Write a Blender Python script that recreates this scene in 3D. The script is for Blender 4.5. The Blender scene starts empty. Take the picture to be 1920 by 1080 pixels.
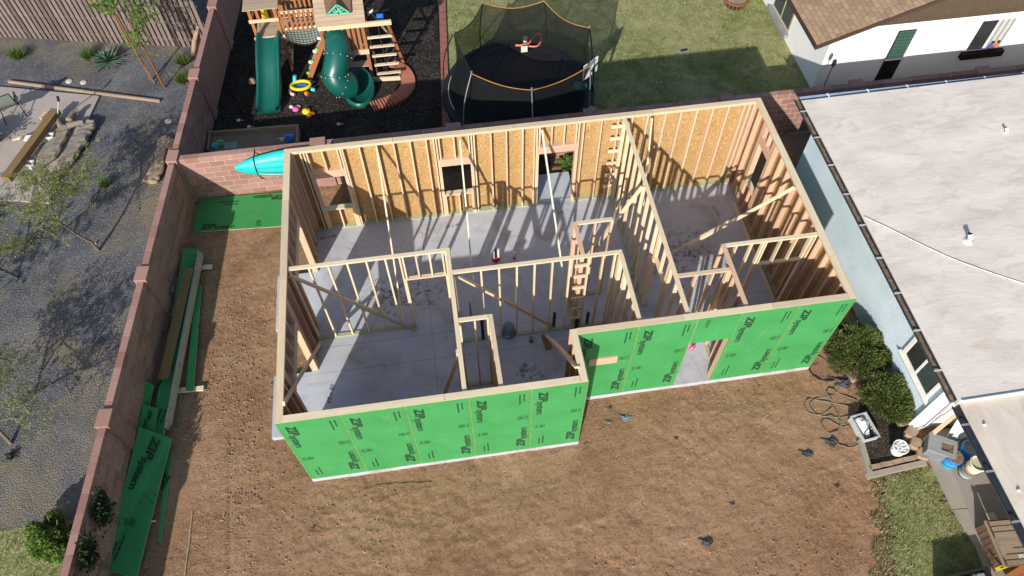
import bpy, math, random
import numpy as np
from mathutils import Matrix, Vector

random.seed(7); rng = np.random.default_rng(7)
scene = bpy.context.scene
COL = scene.collection

# ------------------------------------------------------------------ camera
CAM = np.array([3.6865, -6.1613, 16.0016]); YAW, PIT, ROL, FPX = 0.1341, 0.9837, -0.0124, 1390.9
_f = np.array([math.sin(YAW)*math.cos(PIT), math.cos(YAW)*math.cos(PIT), -math.sin(PIT)])
_r = np.array([math.cos(YAW), -math.sin(YAW), 0.0]); _u = np.cross(_r, _f)
_r2 = _r*math.cos(ROL) + _u*math.sin(ROL); _u2 = -_r*math.sin(ROL) + _u*math.cos(ROL)
cam = bpy.data.cameras.new('camera'); cam.sensor_width = 36; cam.lens = 36*FPX/1920
cam.clip_start = 0.1; cam.clip_end = 2000
cam_ob = bpy.data.objects.new('camera', cam); COL.objects.link(cam_ob)
cam_ob.matrix_world = Matrix(((_r2[0], _u2[0], -_f[0], CAM[0]), (_r2[1], _u2[1], -_f[1], CAM[1]),
                              (_r2[2], _u2[2], -_f[2], CAM[2]), (0, 0, 0, 1)))
scene.camera = cam_ob

# ------------------------------------------------------------------ sky, sun, exposure
SUN = Vector((0.845, 1.785, -1.0)).normalized()          # the way the light travels
world = bpy.data.worlds.new('World'); scene.world = world; world.use_nodes = True
wn = world.node_tree.nodes; wl = world.node_tree.links
sky = wn.new('ShaderNodeTexSky'); sky.sky_type = 'NISHITA'; sky.sun_disc = False
sky.sun_elevation = math.asin(-SUN.z); sky.sun_rotation = math.atan2(-SUN.x, -SUN.y)
sky.air_density = 1.0; sky.dust_density = 1.0; sky.ozone_density = 1.0
wn['Background'].inputs['Strength'].default_value = 0.125
wl.new(sky.outputs[0], wn['Background'].inputs['Color'])
sun = bpy.data.lights.new('sun', 'SUN'); sun.energy = 4.6; sun.angle = math.radians(0.55); sun.color = (1.0, 0.94, 0.86)
sun_ob = bpy.data.objects.new('sun', sun); COL.objects.link(sun_ob)
sun_ob.rotation_euler = SUN.to_track_quat('-Z', 'Y').to_euler(); sun_ob.location = (-10, -20, 20)
vs = scene.view_settings; vs.view_transform = 'Standard'; vs.look = 'None'; vs.gamma = 1.0; vs.exposure = 0.36
vs.use_curve_mapping = False
scene.cycles.use_denoising = True
scene.cycles.max_bounces = 8; scene.cycles.diffuse_bounces = 4; scene.cycles.transparent_max_bounces = 16

# ------------------------------------------------------------------ photograph pixels -> places
def _ray(x, y):
    a, b = (x-960)/FPX, -(y-540)/FPX
    return a*_r2 + b*_u2 + _f
def atz(x, y, z=-0.12):
    d = _ray(x, y); return Vector(CAM + d*(z-CAM[2])/d[2])
def aty(x, y, Y):
    d = _ray(x, y); return Vector(CAM + d*(Y-CAM[1])/d[1])
def atx(x, y, X):
    d = _ray(x, y); return Vector(CAM + d*(X-CAM[0])/d[0])
GZ = -0.12                                               # level of the yards; the slab's top is 0.04

# ------------------------------------------------------------------ materials
MATS = {}
def _nt(name, rough=0.8, spec=0.3):
    m = bpy.data.materials.new(name); m.use_nodes = True; MATS[name] = m
    nt = m.node_tree; b = nt.nodes['Principled BSDF']
    b.inputs['Roughness'].default_value = rough
    b.inputs['Specular IOR Level'].default_value = spec
    return m, nt, b
def N(nt, t, **k):
    n = nt.nodes.new(t)
    for a, v in k.items():
        if a.startswith('i_'): n.inputs[int(a[2:]) if a[2:].isdigit() else a[2:]].default_value = v
        else: setattr(n, a, v)
    return n
def L(nt, a, b): nt.links.new(a, b)
def noise(nt, co, scale, detail=4, rough=0.55, dist=0.0):
    n = N(nt, 'ShaderNodeTexNoise'); n.inputs['Scale'].default_value = scale; n.inputs['Detail'].default_value = detail
    n.inputs['Roughness'].default_value = rough; n.inputs['Distortion'].default_value = dist
    L(nt, co, n.inputs['Vector']); return n.outputs[0]
def ramp(nt, fac, stops):
    r = N(nt, 'ShaderNodeValToRGB'); e = r.color_ramp.elements
    while len(e) > 1: e.remove(e[-1])
    for i, (p, c) in enumerate(stops):
        q = e[0] if i == 0 else e.new(p)
        q.position = p; q.color = (*c, 1) if len(c) == 3 else c
    L(nt, fac, r.inputs[0]); return r.outputs[0]
def mix(nt, fac, a, b, mode='MIX'):
    n = N(nt, 'ShaderNodeMix', data_type='RGBA', blend_type=mode)
    for s, v in ((n.inputs[0], fac), (n.inputs[6], a), (n.inputs[7], b)):
        if isinstance(v, (int, float)): s.default_value = v
        elif isinstance(v, tuple): s.default_value = (*v, 1)
        else: L(nt, v, s)
    return n.outputs[2]
def mth(nt, op, a, b=None, c=None):
    n = N(nt, 'ShaderNodeMath', operation=op)
    for s, v in zip(n.inputs, (a, b, c)):
        if v is None: continue
        if isinstance(v, (int, float)): s.default_value = v
        else: L(nt, v, s)
    return n.outputs[0]
def coord(nt, kind='Object', scale=None, rnd=False):
    t = N(nt, 'ShaderNodeTexCoord').outputs[kind]
    if rnd:
        o = N(nt, 'ShaderNodeObjectInfo'); v = N(nt, 'ShaderNodeVectorMath', operation='SCALE'); 
        cmb = N(nt, 'ShaderNodeCombineXYZ')
        for i in range(3): L(nt, o.outputs['Random'], cmb.inputs[i])
        L(nt, cmb.outputs[0], v.inputs[0]); v.inputs['Scale'].default_value = 37.0
        a = N(nt, 'ShaderNodeVectorMath', operation='ADD'); L(nt, t, a.inputs[0]); L(nt, v.outputs[0], a.inputs[1]); t = a.outputs[0]
    if scale:
        m = N(nt, 'ShaderNodeMapping'); m.inputs['Scale'].default_value = scale; L(nt, t, m.inputs[0]); t = m.outputs[0]
    return t
def bump(nt, b, h, strength=0.5, dist=0.02):
    n = N(nt, 'ShaderNodeBump'); n.inputs['Strength'].default_value = strength; n.inputs['Distance'].default_value = dist
    L(nt, h, n.inputs['Height']); L(nt, n.outputs[0], b.inputs['Normal'])
def plain(name, c, rough=0.6, spec=0.4, var=0.12, sc=6.0, metal=0.0, bmp=0.15):
    """a coloured surface with a little uneven wear"""
    m, nt, b = _nt(name, rough, spec); co = coord(nt, 'Object', rnd=True)
    n1 = noise(nt, co, sc, 5); lo = tuple(v*(1-var) for v in c); hi = tuple(min(1, v*(1+var)) for v in c)
    L(nt, ramp(nt, n1, [(0.3, lo), (0.7, hi)]), b.inputs['Base Color'])
    b.inputs['Metallic'].default_value = metal
    if bmp: bump(nt, b, noise(nt, co, sc*6, 4), bmp, 0.01)
    return m
def wood(name, lo, hi, knots=0.5, rough=0.75, tint=0.22):
    """lumber: grain along the piece's own z, every board a tint of its own"""
    m, nt, b = _nt(name, rough, 0.25)
    co = coord(nt, 'Object', (1, 1, 0.05), rnd=True)
    g = noise(nt, co, 34, 5, 0.6, 0.6); g2 = noise(nt, coord(nt, 'Object', (1, 1, 0.35), rnd=True), 7, 3, 0.5)
    c = ramp(nt, g, [(0.25, lo), (0.75, hi)])
    c = mix(nt, mth(nt, 'MULTIPLY', g2, 0.28), c, tuple(v*0.80 for v in lo))
    o = N(nt, 'ShaderNodeObjectInfo')
    t = ramp(nt, o.outputs['Random'], [(0.0, (1-tint, 1-tint*1.25, 1-tint*1.45)), (0.35, (1.0, 0.9, 0.84)), (0.6, (1, 0.97, 0.9)), (1.0, (1.0, 1.0, 0.98))])
    c = mix(nt, 1.0, c, t, 'MULTIPLY')
    kn = N(nt, 'ShaderNodeTexVoronoi'); kn.inputs['Scale'].default_value = 2.6; L(nt, coord(nt, 'Object', (3, 3, 1), rnd=True), kn.inputs['Vector'])
    k = ramp(nt, kn.outputs['Distance'], [(0.03, (1, 1, 1)), (0.075, (0, 0, 0))])
    c = mix(nt, mth(nt, 'MULTIPLY', k, knots), c, tuple(v*0.35 for v in lo))
    L(nt, c, b.inputs['Base Color']); bump(nt, b, g, 0.12, 0.004); return m
wood('fir', (0.60, 0.45, 0.30), (0.76, 0.61, 0.44), tint=0.12)
wood('spruce', (0.64, 0.52, 0.35), (0.80, 0.69, 0.51), tint=0.18)
wood('plate', (0.60, 0.50, 0.345), (0.78, 0.67, 0.49), knots=0.8, tint=0.17)
wood('pinkfir', (0.54, 0.36, 0.25), (0.70, 0.50, 0.37), tint=0.12)
wood('treated', (0.32, 0.36, 0.23), (0.46, 0.50, 0.35), tint=0.15)
wood('greenbrace', (0.52, 0.58, 0.46), (0.70, 0.74, 0.62), tint=0.1)
wood('cedar', (0.28, 0.105, 0.045), (0.44, 0.19, 0.08), tint=0.15)
wood('deck', (0.34, 0.265, 0.185), (0.48, 0.39, 0.29), tint=0.12)
wood('fenceboard', (0.125, 0.102, 0.095), (0.235, 0.195, 0.18), tint=0.35)
wood('oldwood', (0.24, 0.18, 0.13), (0.40, 0.32, 0.24), tint=0.15)
wood('darkwood', (0.11, 0.065, 0.045), (0.22, 0.14, 0.10), tint=0.15)
wood('beamwood', (0.17, 0.11, 0.045), (0.30, 0.21, 0.10), tint=0.1)
wood('rust', (0.16, 0.06, 0.025), (0.28, 0.11, 0.05), knots=0, tint=0.1)
wood('driftwood', (0.17, 0.14, 0.115), (0.36, 0.31, 0.26), tint=0.05)
wood('siding', (0.065, 0.048, 0.032), (0.115, 0.088, 0.06), knots=0, tint=0.05)

def osb():
    m, nt, b = _nt('osb', 0.75, 0.25); co = coord(nt, 'Object', rnd=True)
    w = N(nt, 'ShaderNodeVectorMath', operation='ADD'); nz = N(nt, 'ShaderNodeTexNoise'); nz.inputs['Scale'].default_value = 5; L(nt, co, nz.inputs['Vector'])
    L(nt, co, w.inputs[0]); L(nt, nz.outputs['Color'], w.inputs[1])
    v = N(nt, 'ShaderNodeTexVoronoi'); v.inputs['Scale'].default_value = 24; mp = N(nt, 'ShaderNodeMapping'); mp.inputs['Scale'].default_value = (1, 1, 0.45)
    L(nt, w.outputs[0], mp.inputs[0]); L(nt, mp.outputs[0], v.inputs['Vector'])
    sep = N(nt, 'ShaderNodeSeparateColor'); L(nt, v.outputs['Color'], sep.inputs[0])
    c = ramp(nt, sep.outputs[0], [(0.0, (0.29, 0.165, 0.06)), (0.35, (0.39, 0.24, 0.095)), (0.75, (0.46, 0.295, 0.125)), (1.0, (0.56, 0.40, 0.21))])
    c = mix(nt, mth(nt, 'MULTIPLY', noise(nt, co, 1.6, 3), 0.3), c, (0.34, 0.19, 0.065))
    L(nt, c, b.inputs['Base Color']); bump(nt, b, sep.outputs[1], 0.2, 0.004)
osb()
def zipgreen():
    m, nt, b = _nt('sheathing_green', 0.62, 0.3); co = coord(nt, 'Object')
    n1 = noise(nt, coord(nt, 'Object', rnd=True), 1.4, 5, 0.6); n2 = noise(nt, co, 60, 3)
    c = ramp(nt, n1, [(0.25, (0.036, 0.232, 0.062)), (0.75, (0.054, 0.292, 0.090))])
    c = mix(nt, mth(nt, 'MULTIPLY', ramp(nt, n2, [(0.55, (0, 0, 0)), (0.75, (1, 1, 1))]), 0.25), c, (0.11, 0.38, 0.16))
    # dusty scuffs
    sc = ramp(nt, noise(nt, coord(nt, 'Object', (1, 1, 0.5), rnd=True), 3.1, 6, 0.7, 1.0), [(0.58, (0, 0, 0)), (0.72, (1, 1, 1))])
    c = mix(nt, mth(nt, 'MULTIPLY', sc, 0.22), c, (0.20, 0.36, 0.20))
    # fastener dots on a printed grid
    s = N(nt, 'ShaderNodeSeparateXYZ'); L(nt, co, s.inputs[0])
    u = mth(nt, 'ADD', s.outputs[0], s.outputs[1])
    def cell(v, p, off): return mth(nt, 'SUBTRACT', mth(nt, 'FRACT', mth(nt, 'ADD', mth(nt, 'DIVIDE', v, p), off)), 0.5)
    du = mth(nt, 'MULTIPLY', cell(u, 0.203, 0.5), 0.203); dv = mth(nt, 'MULTIPLY', cell(s.outputs[2], 0.305, 0.2), 0.305)
    d = mth(nt, 'SQRT', mth(nt, 'ADD', mth(nt, 'MULTIPLY', du, du), mth(nt, 'MULTIPLY', dv, dv)))
    dot = mth(nt, 'MULTIPLY', mth(nt, 'LESS_THAN', d, 0.0105), 0.75)
    c = mix(nt, dot, c, (0.015, 0.05, 0.02))
    L(nt, c, b.inputs['Base Color']); bump(nt, b, n2, 0.06, 0.003)
zipgreen()
plain('ink', (0.022, 0.05, 0.03), 0.6, 0.2, 0.1, bmp=0); plain('inkfaint', (0.10, 0.21, 0.06), 0.6, 0.2, 0.5, 30, bmp=0)
plain('seam', (0.24, 0.34, 0.11), 0.8, 0.2, 0.4, 14); plain('paleedge', (0.50, 0.46, 0.22), 0.8, 0.2)
def concrete(name, c, stain, amt=0.5, stretch=None, bs=0.08):
    m, nt, b = _nt(name, 0.75, 0.3); co = coord(nt, 'Object', stretch)
    a = noise(nt, co, 0.7, 6, 0.6, 0.4); d = noise(nt, co, 5.5, 6, 0.65)
    col = ramp(nt, a, [(0.3, tuple(v*0.84 for v in c)), (0.7, tuple(v*1.08 for v in c))])
    col = mix(nt, mth(nt, 'MULTIPLY', ramp(nt, noise(nt, co, 1.1, 7, 0.68, 0.9), [(0.50, (0, 0, 0)), (0.68, (1, 1, 1))]), amt), col, stain)
    col = mix(nt, mth(nt, 'MULTIPLY', d, 0.18), col, tuple(v*0.6 for v in c))
    L(nt, col, b.inputs['Base Color']); bump(nt, b, d, bs, 0.012); return m
def slabmat():
    m = concrete('slab_concrete', (0.47, 0.495, 0.535), (0.285, 0.25, 0.225), 0.72); nt = m.node_tree; b = nt.nodes['Principled BSDF']
    src = b.inputs['Base Color'].links[0].from_socket
    s = N(nt, 'ShaderNodeSeparateXYZ'); L(nt, coord(nt, 'Object'), s.inputs[0])
    # muddy boot scuffs in the right-hand room and by the bathroom
    def blob(cx, cy, rx, ry):
        dx = mth(nt, 'DIVIDE', mth(nt, 'SUBTRACT', s.outputs[0], cx), rx); dy = mth(nt, 'DIVIDE', mth(nt, 'SUBTRACT', s.outputs[1], cy), ry)
        return mth(nt, 'MAXIMUM', mth(nt, 'SUBTRACT', 1.0, mth(nt, 'ADD', mth(nt, 'MULTIPLY', dx, dx), mth(nt, 'MULTIPLY', dy, dy))), 0.0)
    area = mth(nt, 'ADD', blob(9.7, 4.7, 1.5, 1.7), mth(nt, 'ADD', blob(5.1, 1.9, 0.75, 0.6), blob(2.2, 4.6, 2.0, 1.2)))
    w = N(nt, 'ShaderNodeTexNoise'); w.inputs['Scale'].default_value = 2.3; w.inputs['Distortion'].default_value = 2.2; w.inputs['Detail'].default_value = 8; w.inputs['Roughness'].default_value = 0.68
    L(nt, coord(nt, 'Object'), w.inputs['Vector'])
    k = ramp(nt, mth(nt, 'MULTIPLY', mth(nt, 'MULTIPLY', w.outputs[0], noise(nt, coord(nt, 'Object'), 9, 6, 0.75)), mth(nt, 'POWER', area, 0.45)), [(0.245, (0, 0, 0)), (0.30, (1, 1, 1))])
    c = mix(nt, mth(nt, 'MULTIPLY', k, 0.75), src, (0.10, 0.085, 0.075))
    # hairline joints
    for ax, v in ((1, 3.3), (1, 2.6), (0, 2.95)):
        ln = mth(nt, 'LESS_THAN', mth(nt, 'ABSOLUTE', mth(nt, 'SUBTRACT', s.outputs[ax], v)), 0.006)
        c = mix(nt, mth(nt, 'MULTIPLY', ln, 0.6), c, (0.10, 0.10, 0.10))
    L(nt, c, b.inputs['Base Color'])
slabmat()
concrete('patio_concrete', (0.40, 0.345, 0.305), (0.30, 0.25, 0.21), 0.4)
concrete('walk_concrete', (0.36, 0.315, 0.26), (0.22, 0.18, 0.14), 0.5)
concrete('roof_coating', (0.72, 0.645, 0.57), (0.49, 0.385, 0.285), 0.6, (1, 2.6, 1), 0.5)
concrete('roof_coating_tan', (0.70, 0.605, 0.50), (0.46, 0.35, 0.26), 0.5, (2.2, 1, 1), 0.5)
def stucco(name, c, sc=26, bs=0.55, var=0.07):
    m, nt, b = _nt(name, 0.85, 0.2); co = coord(nt, 'Object')
    col = ramp(nt, noise(nt, co, 1.3, 5), [(0.3, tuple(v*(1-var) for v in c)), (0.7, tuple(min(1, v*(1+var)) for v in c))])
    L(nt, col, b.inputs['Base Color']); bump(nt, b, noise(nt, co, sc, 4, 0.6, 1.2), bs, 0.03); return m
stucco('blue_stucco', (0.64, 0.755, 0.855), 24, 0.45); stucco('white_stucco', (0.78, 0.775, 0.76), 20, 0.3, 0.04)
def whiteblock():
    m = stucco('white_block', (0.80, 0.80, 0.79), 14, 0.25, 0.04); nt = m.node_tree; b = nt.nodes['Principled BSDF']
    br = N(nt, 'ShaderNodeTexBrick'); br.inputs['Scale'].default_value = 1.0; br.inputs['Mortar Size'].default_value = 0.006; br.inputs['Brick Width'].default_value = 0.4; br.inputs['Row Height'].default_value = 0.1
    t = coord(nt, 'Object'); s = N(nt, 'ShaderNodeSeparateXYZ'); L(nt, t, s.inputs[0]); c = N(nt, 'ShaderNodeCombineXYZ')
    L(nt, mth(nt, 'ADD', s.outputs[0], s.outputs[1]), c.inputs[0]); L(nt, s.outputs[2], c.inputs[1]); L(nt, c.outputs[0], br.inputs['Vector'])
    bump(nt, b, mth(nt, 'MULTIPLY', br.outputs['Fac'], -1.0), 0.5, 0.01)
whiteblock()
def blockmat():
    m, nt, b = _nt('block', 0.9, 0.15); co = coord(nt, 'Object', rnd=True); o = N(nt, 'ShaderNodeObjectInfo')
    c = ramp(nt, o.outputs['Random'], [(0, (0.27, 0.145, 0.118)), (0.5, (0.33, 0.185, 0.150)), (1, (0.40, 0.24, 0.20))])
    c = mix(nt, mth(nt, 'MULTIPLY', noise(nt, co, 9, 5, 0.65), 0.35), c, (0.20, 0.105, 0.085))
    c = mix(nt, mth(nt, 'MULTIPLY', ramp(nt, noise(nt, co, 2.1, 5, 0.7), [(0.55, (0, 0, 0)), (0.8, (1, 1, 1))]), 0.3), c, (0.5, 0.38, 0.32))
    L(nt, c, b.inputs['Base Color']); bump(nt, b, noise(nt, co, 55, 4), 0.35, 0.006)
blockmat(); plain('mortar', (0.52, 0.42, 0.36), 0.9, 0.1, 0.15, 5)
plain('redbrick', (0.27, 0.115, 0.085), 0.85, 0.15, 0.25, 4); plain('terracotta', (0.42, 0.165, 0.10), 0.8, 0.2, 0.18, 4); plain('tanblock', (0.33, 0.235, 0.165), 0.9, 0.15, 0.2, 6)
def soil(name, stops, sc=3.0, fine=40, bs=0.7, bd=0.03, peb=None, pebsc=22, pebamt=0.5, patch=None):
    m, nt, b = _nt(name, 0.95, 0.1); co = coord(nt, 'Object')
    a = noise(nt, co, sc, 8, 0.62, 0.5); f = noise(nt, co, fine, 5, 0.7)
    c = ramp(nt, mth(nt, 'ADD', mth(nt, 'MULTIPLY', a, 0.6), mth(nt, 'MULTIPLY', f, 0.4)), stops)
    if peb:
        v = N(nt, 'ShaderNodeTexVoronoi'); v.inputs['Scale'].default_value = pebsc; L(nt, co, v.inputs['Vector'])
        sp = N(nt, 'ShaderNodeSeparateColor'); L(nt, v.outputs['Color'], sp.inputs[0])
        k = mth(nt, 'MULTIPLY', mth(nt, 'LESS_THAN', v.outputs['Distance'], 0.42), mth(nt, 'GREATER_THAN', sp.outputs[0], 1-pebamt))
        pc = ramp(nt, sp.outputs[1], peb); c = mix(nt, mth(nt, 'MULTIPLY', k, 0.85), c, pc)
        f = mth(nt, 'ADD', f, mth(nt, 'MULTIPLY', v.outputs['Distance'], -0.7))
    if patch:
        for psc, lo, hi, pcol, amt in patch:
            k = ramp(nt, noise(nt, co, psc, 6, 0.65, 0.6), [(lo, (0, 0, 0)), (hi, (1, 1, 1))]); c = mix(nt, mth(nt, 'MULTIPLY', k, amt), c, pcol)
    L(nt, c, b.inputs['Base Color']); bump(nt, b, f, bs, bd); return m
def dirtmat():
    m, nt, b = _nt('dirt', 0.95, 0.1); co = coord(nt, 'Object'); st = coord(nt, 'Object', (0.32, 1.9, 1)); st2 = coord(nt, 'Object', (1.3, 2.2, 1))
    big = noise(nt, co, 0.35, 5, 0.55, 0.6); mid = noise(nt, co, 1.9, 7, 0.62, 0.5); fine = noise(nt, co, 20, 5, 0.7); strk = noise(nt, st, 2.4, 6, 0.62, 1.1)
    f = mth(nt, 'ADD', mth(nt, 'ADD', mth(nt, 'MULTIPLY', big, 0.28), mth(nt, 'MULTIPLY', mid, 0.24)), mth(nt, 'ADD', mth(nt, 'MULTIPLY', strk, 0.10), mth(nt, 'MULTIPLY', fine, 0.38)))
    c = ramp(nt, f, [(0.36, (0.148, 0.078, 0.041)), (0.46, (0.246, 0.139, 0.078)), (0.54, (0.312, 0.186, 0.109)), (0.66, (0.42, 0.278, 0.18))])
    # short dark cracks and drag marks, all in the direction the yard was graded
    k = ramp(nt, noise(nt, st2, 6.5, 6, 0.7, 1.4), [(0.60, (0, 0, 0)), (0.66, (1, 1, 1))]); c = mix(nt, mth(nt, 'MULTIPLY', k, 0.6), c, (0.10, 0.056, 0.032))
    # pale packed paths and damper ground
    pth = ramp(nt, noise(nt, coord(nt, 'Object', (0.5, 1.1, 1)), 0.55, 4, 0.5, 0.8), [(0.52, (0, 0, 0)), (0.66, (1, 1, 1))]); c = mix(nt, mth(nt, 'MULTIPLY', pth, 0.25), c, (0.39, 0.24, 0.155))
    v = N(nt, 'ShaderNodeTexVoronoi'); v.inputs['Scale'].default_value = 24; L(nt, co, v.inputs['Vector']); sp = N(nt, 'ShaderNodeSeparateColor'); L(nt, v.outputs['Color'], sp.inputs[0])
    pk = mth(nt, 'MULTIPLY', mth(nt, 'LESS_THAN', v.outputs['Distance'], 0.38), mth(nt, 'GREATER_THAN', sp.outputs[0], 0.91)); c = mix(nt, mth(nt, 'MULTIPLY', pk, 0.55), c, (0.43, 0.31, 0.22))
    L(nt, c, b.inputs['Base Color']); bump(nt, b, mth(nt, 'ADD', mth(nt, 'MULTIPLY', fine, 0.5), mth(nt, 'SUBTRACT', mth(nt, 'MULTIPLY', mid, 0.7), mth(nt, 'MULTIPLY', k, 0.45))), 0.85, 0.035)
dirtmat()
soil('gravel', [(0.3, (0.042, 0.045, 0.053)), (0.5, (0.118, 0.121, 0.132)), (0.7, (0.225, 0.227, 0.235))], 0.9, 34, 1.0, 0.03,
     peb=[(0, (0.05, 0.053, 0.062)), (0.5, (0.13, 0.134, 0.148)), (1, (0.33, 0.335, 0.35))], pebsc=32, pebamt=0.85, patch=[(0.38, 0.47, 0.66, (0.27, 0.22, 0.125), 0.62), (6.0, 0.60, 0.70, (0.33, 0.27, 0.15), 0.5)])
soil('mulch', [(0.3, (0.010, 0.009, 0.008)), (0.5, (0.026, 0.023, 0.020)), (0.72, (0.075, 0.065, 0.055))], 1.2, 45, 1.0, 0.04,
     peb=[(0, (0.012, 0.011, 0.01)), (0.7, (0.055, 0.048, 0.04)), (1, (0.19, 0.16, 0.13))], pebsc=26, pebamt=0.8, patch=[(0.55, 0.52, 0.7, (0.105, 0.092, 0.075), 0.5)])
soil('lawn', [(0.30, (0.085, 0.105, 0.028)), (0.44, (0.185, 0.215, 0.07)), (0.56, (0.31, 0.31, 0.135)), (0.75, (0.50, 0.455, 0.26))], 2.6, 17, 1.0, 0.05,
     patch=[(0.30, 0.48, 0.66, (0.42, 0.37, 0.20), 0.6), (0.55, 0.55, 0.70, (0.09, 0.175, 0.03), 0.75), (3.5, 0.6, 0.7, (0.09, 0.12, 0.03), 0.5)])
soil('base_earth', [(0.3, (0.16, 0.11, 0.075)), (0.7, (0.33, 0.25, 0.18))], 0.5, 12)
soil('bed_soil', [(0.3, (0.02, 0.016, 0.012)), (0.7, (0.10, 0.08, 0.06))], 3, 40, 1, 0.04, peb=[(0, (0.02, 0.02, 0.02)), (1, (0.22, 0.18, 0.14))], pebsc=30, pebamt=0.6)
plain('pebble', (0.36, 0.26, 0.19), 0.9, 0.15, 0.35, 3); plain('clod', (0.27, 0.175, 0.115), 0.95, 0.1, 0.25, 5)
plain('chip', (0.06, 0.05, 0.042), 0.9, 0.15, 0.6, 2)
def leaf(name, a, c, trans=0.25, rough=0.55):
    m, nt, b = _nt(name, rough, 0.3); co = coord(nt, 'Object')
    v = N(nt, 'ShaderNodeNewGeometry') ; k = v.outputs['Random Per Island']
    L(nt, ramp(nt, mth(nt, 'ADD', mth(nt, 'MULTIPLY', k, 0.6), mth(nt, 'MULTIPLY', noise(nt, co, 2.5, 3), 0.4)), [(0.2, a), (0.8, c)]), b.inputs['Base Color'])
    b.inputs['Transmission Weight'].default_value = 0.0
    t = N(nt, 'ShaderNodeBsdfTranslucent'); L(nt, b.inputs['Base Color'].links[0].from_socket, t.inputs[0])
    ms = N(nt, 'ShaderNodeMixShader'); ms.inputs[0].default_value = trans
    L(nt, b.outputs[0], ms.inputs[1]); L(nt, t.outputs[0], ms.inputs[2]); L(nt, ms.outputs[0], nt.nodes['Material Output'].inputs[0]); return m
leaf('blade', (0.13, 0.16, 0.05), (0.50, 0.45, 0.26)); leaf('juniper', (0.05, 0.085, 0.024), (0.25, 0.295, 0.09), 0.3)
leaf('paloverde', (0.13, 0.16, 0.05), (0.33, 0.36, 0.125), 0.4); leaf('paloverde_grey', (0.14, 0.17, 0.085), (0.30, 0.33, 0.17), 0.35)
leaf('youngleaf', (0.07, 0.15, 0.02), (0.22, 0.34, 0.07), 0.4); leaf('agaveleaf', (0.045, 0.10, 0.06), (0.13, 0.21, 0.135), 0.1)
leaf('bunchgrass', (0.06, 0.13, 0.025), (0.19, 0.26, 0.06), 0.3); leaf('strawgrass', (0.20, 0.15, 0.06), (0.42, 0.34, 0.17), 0.3)
leaf('vineleaf', (0.015, 0.032, 0.012), (0.06, 0.085, 0.03), 0.2); leaf('shrubleaf', (0.06, 0.14, 0.015), (0.21, 0.31, 0.06), 0.35)
plain('bark', (0.16, 0.125, 0.085), 0.9, 0.15, 0.3, 14); plain('stem', (0.20, 0.155, 0.10), 0.9, 0.15, 0.25, 12)
plain('teal_plastic', (0.004, 0.085, 0.066), 0.36, 0.5, 0.12, 2, bmp=0.02); plain('kayak_plastic', (0.0, 0.43, 0.42), 0.55, 0.5, 0.08, 1.5, bmp=0.02)
plain('kayak_dark', (0.0, 0.24, 0.25), 0.4, 0.5, 0.08); plain('mint', (0.10, 0.48, 0.33), 0.5)
plain('black', (0.012, 0.012, 0.013), 0.6, 0.3); plain('rubber', (0.02, 0.02, 0.022), 0.8, 0.2); plain('navy', (0.008, 0.010, 0.020), 0.65, 0.3, 0.2, 3)
plain('mat_black', (0.014, 0.014, 0.017), 0.7, 0.25, 0.25, 1.2); plain('steel', (0.42, 0.43, 0.44), 0.4, 0.5, 0.1, metal=0.7); plain('white', (0.80, 0.80, 0.79), 0.5, 0.4, 0.06)
plain('offwhite', (0.62, 0.60, 0.56), 0.6, 0.3, 0.1); plain('grey', (0.26, 0.27, 0.275), 0.6, 0.4, 0.12); plain('lightgrey', (0.45, 0.47, 0.48), 0.6, 0.4, 0.1); plain('bluegrey', (0.16, 0.185, 0.21), 0.6, 0.4, 0.15)
plain('orange', (0.62, 0.21, 0.03), 0.6, 0.3, 0.15); plain('orangerope', (0.36, 0.185, 0.04), 0.7, 0.2, 0.2); plain('red', (0.48, 0.03, 0.03), 0.5); plain('pink', (0.72, 0.13, 0.36), 0.5); plain('palepink', (0.75, 0.42, 0.38), 0.5)
plain('yellow', (0.75, 0.55, 0.03), 0.5); plain('blue', (0.02, 0.16, 0.55), 0.45); plain('skyblue', (0.03, 0.30, 0.62), 0.45); plain('cyan', (0.05, 0.5, 0.6), 0.5); plain('lime', (0.14, 0.5, 0.06), 0.5)
plain('coral', (0.72, 0.16, 0.10), 0.5); plain('gutter_dark', (0.038, 0.044, 0.055), 0.5, 0.4, 0.2); plain('gutter_blue', (0.20, 0.27, 0.38), 0.5, 0.4, 0.1); plain('debris', (0.19, 0.14, 0.10), 0.95, 0.1, 0.4, 20, bmp=0.6)
plain('beige', (0.50, 0.46, 0.30), 0.6, 0.3, 0.1); plain('sling', (0.20, 0.235, 0.20), 0.7, 0.2, 0.08); plain('hose', (0.20, 0.165, 0.125), 0.7, 0.3); plain('plastic_sheet', (0.055, 0.057, 0.06), 0.65, 0.3, 0.4, 8)
plain('brownfascia', (0.065, 0.04, 0.032), 0.6, 0.3); plain('abs', (0.012, 0.012, 0.012), 0.4, 0.4); plain('rope', (0.16, 0.13, 0.10), 0.9, 0.1); plain('netrope', (0.05, 0.05, 0.045), 0.9, 0.1); plain('lvl', (0.42, 0.36, 0.27), 0.8, 0.2, 0.2, 9)
plain('clothblue', (0.06, 0.06, 0.30), 0.8); plain('clothorange', (0.55, 0.14, 0.05), 0.8); plain('darkpane', (0.030, 0.032, 0.034), 0.12, 0.5, 0.2, 2, bmp=0); plain('curtain', (0.50, 0.49, 0.47), 0.8, 0.2, 0.12)
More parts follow.
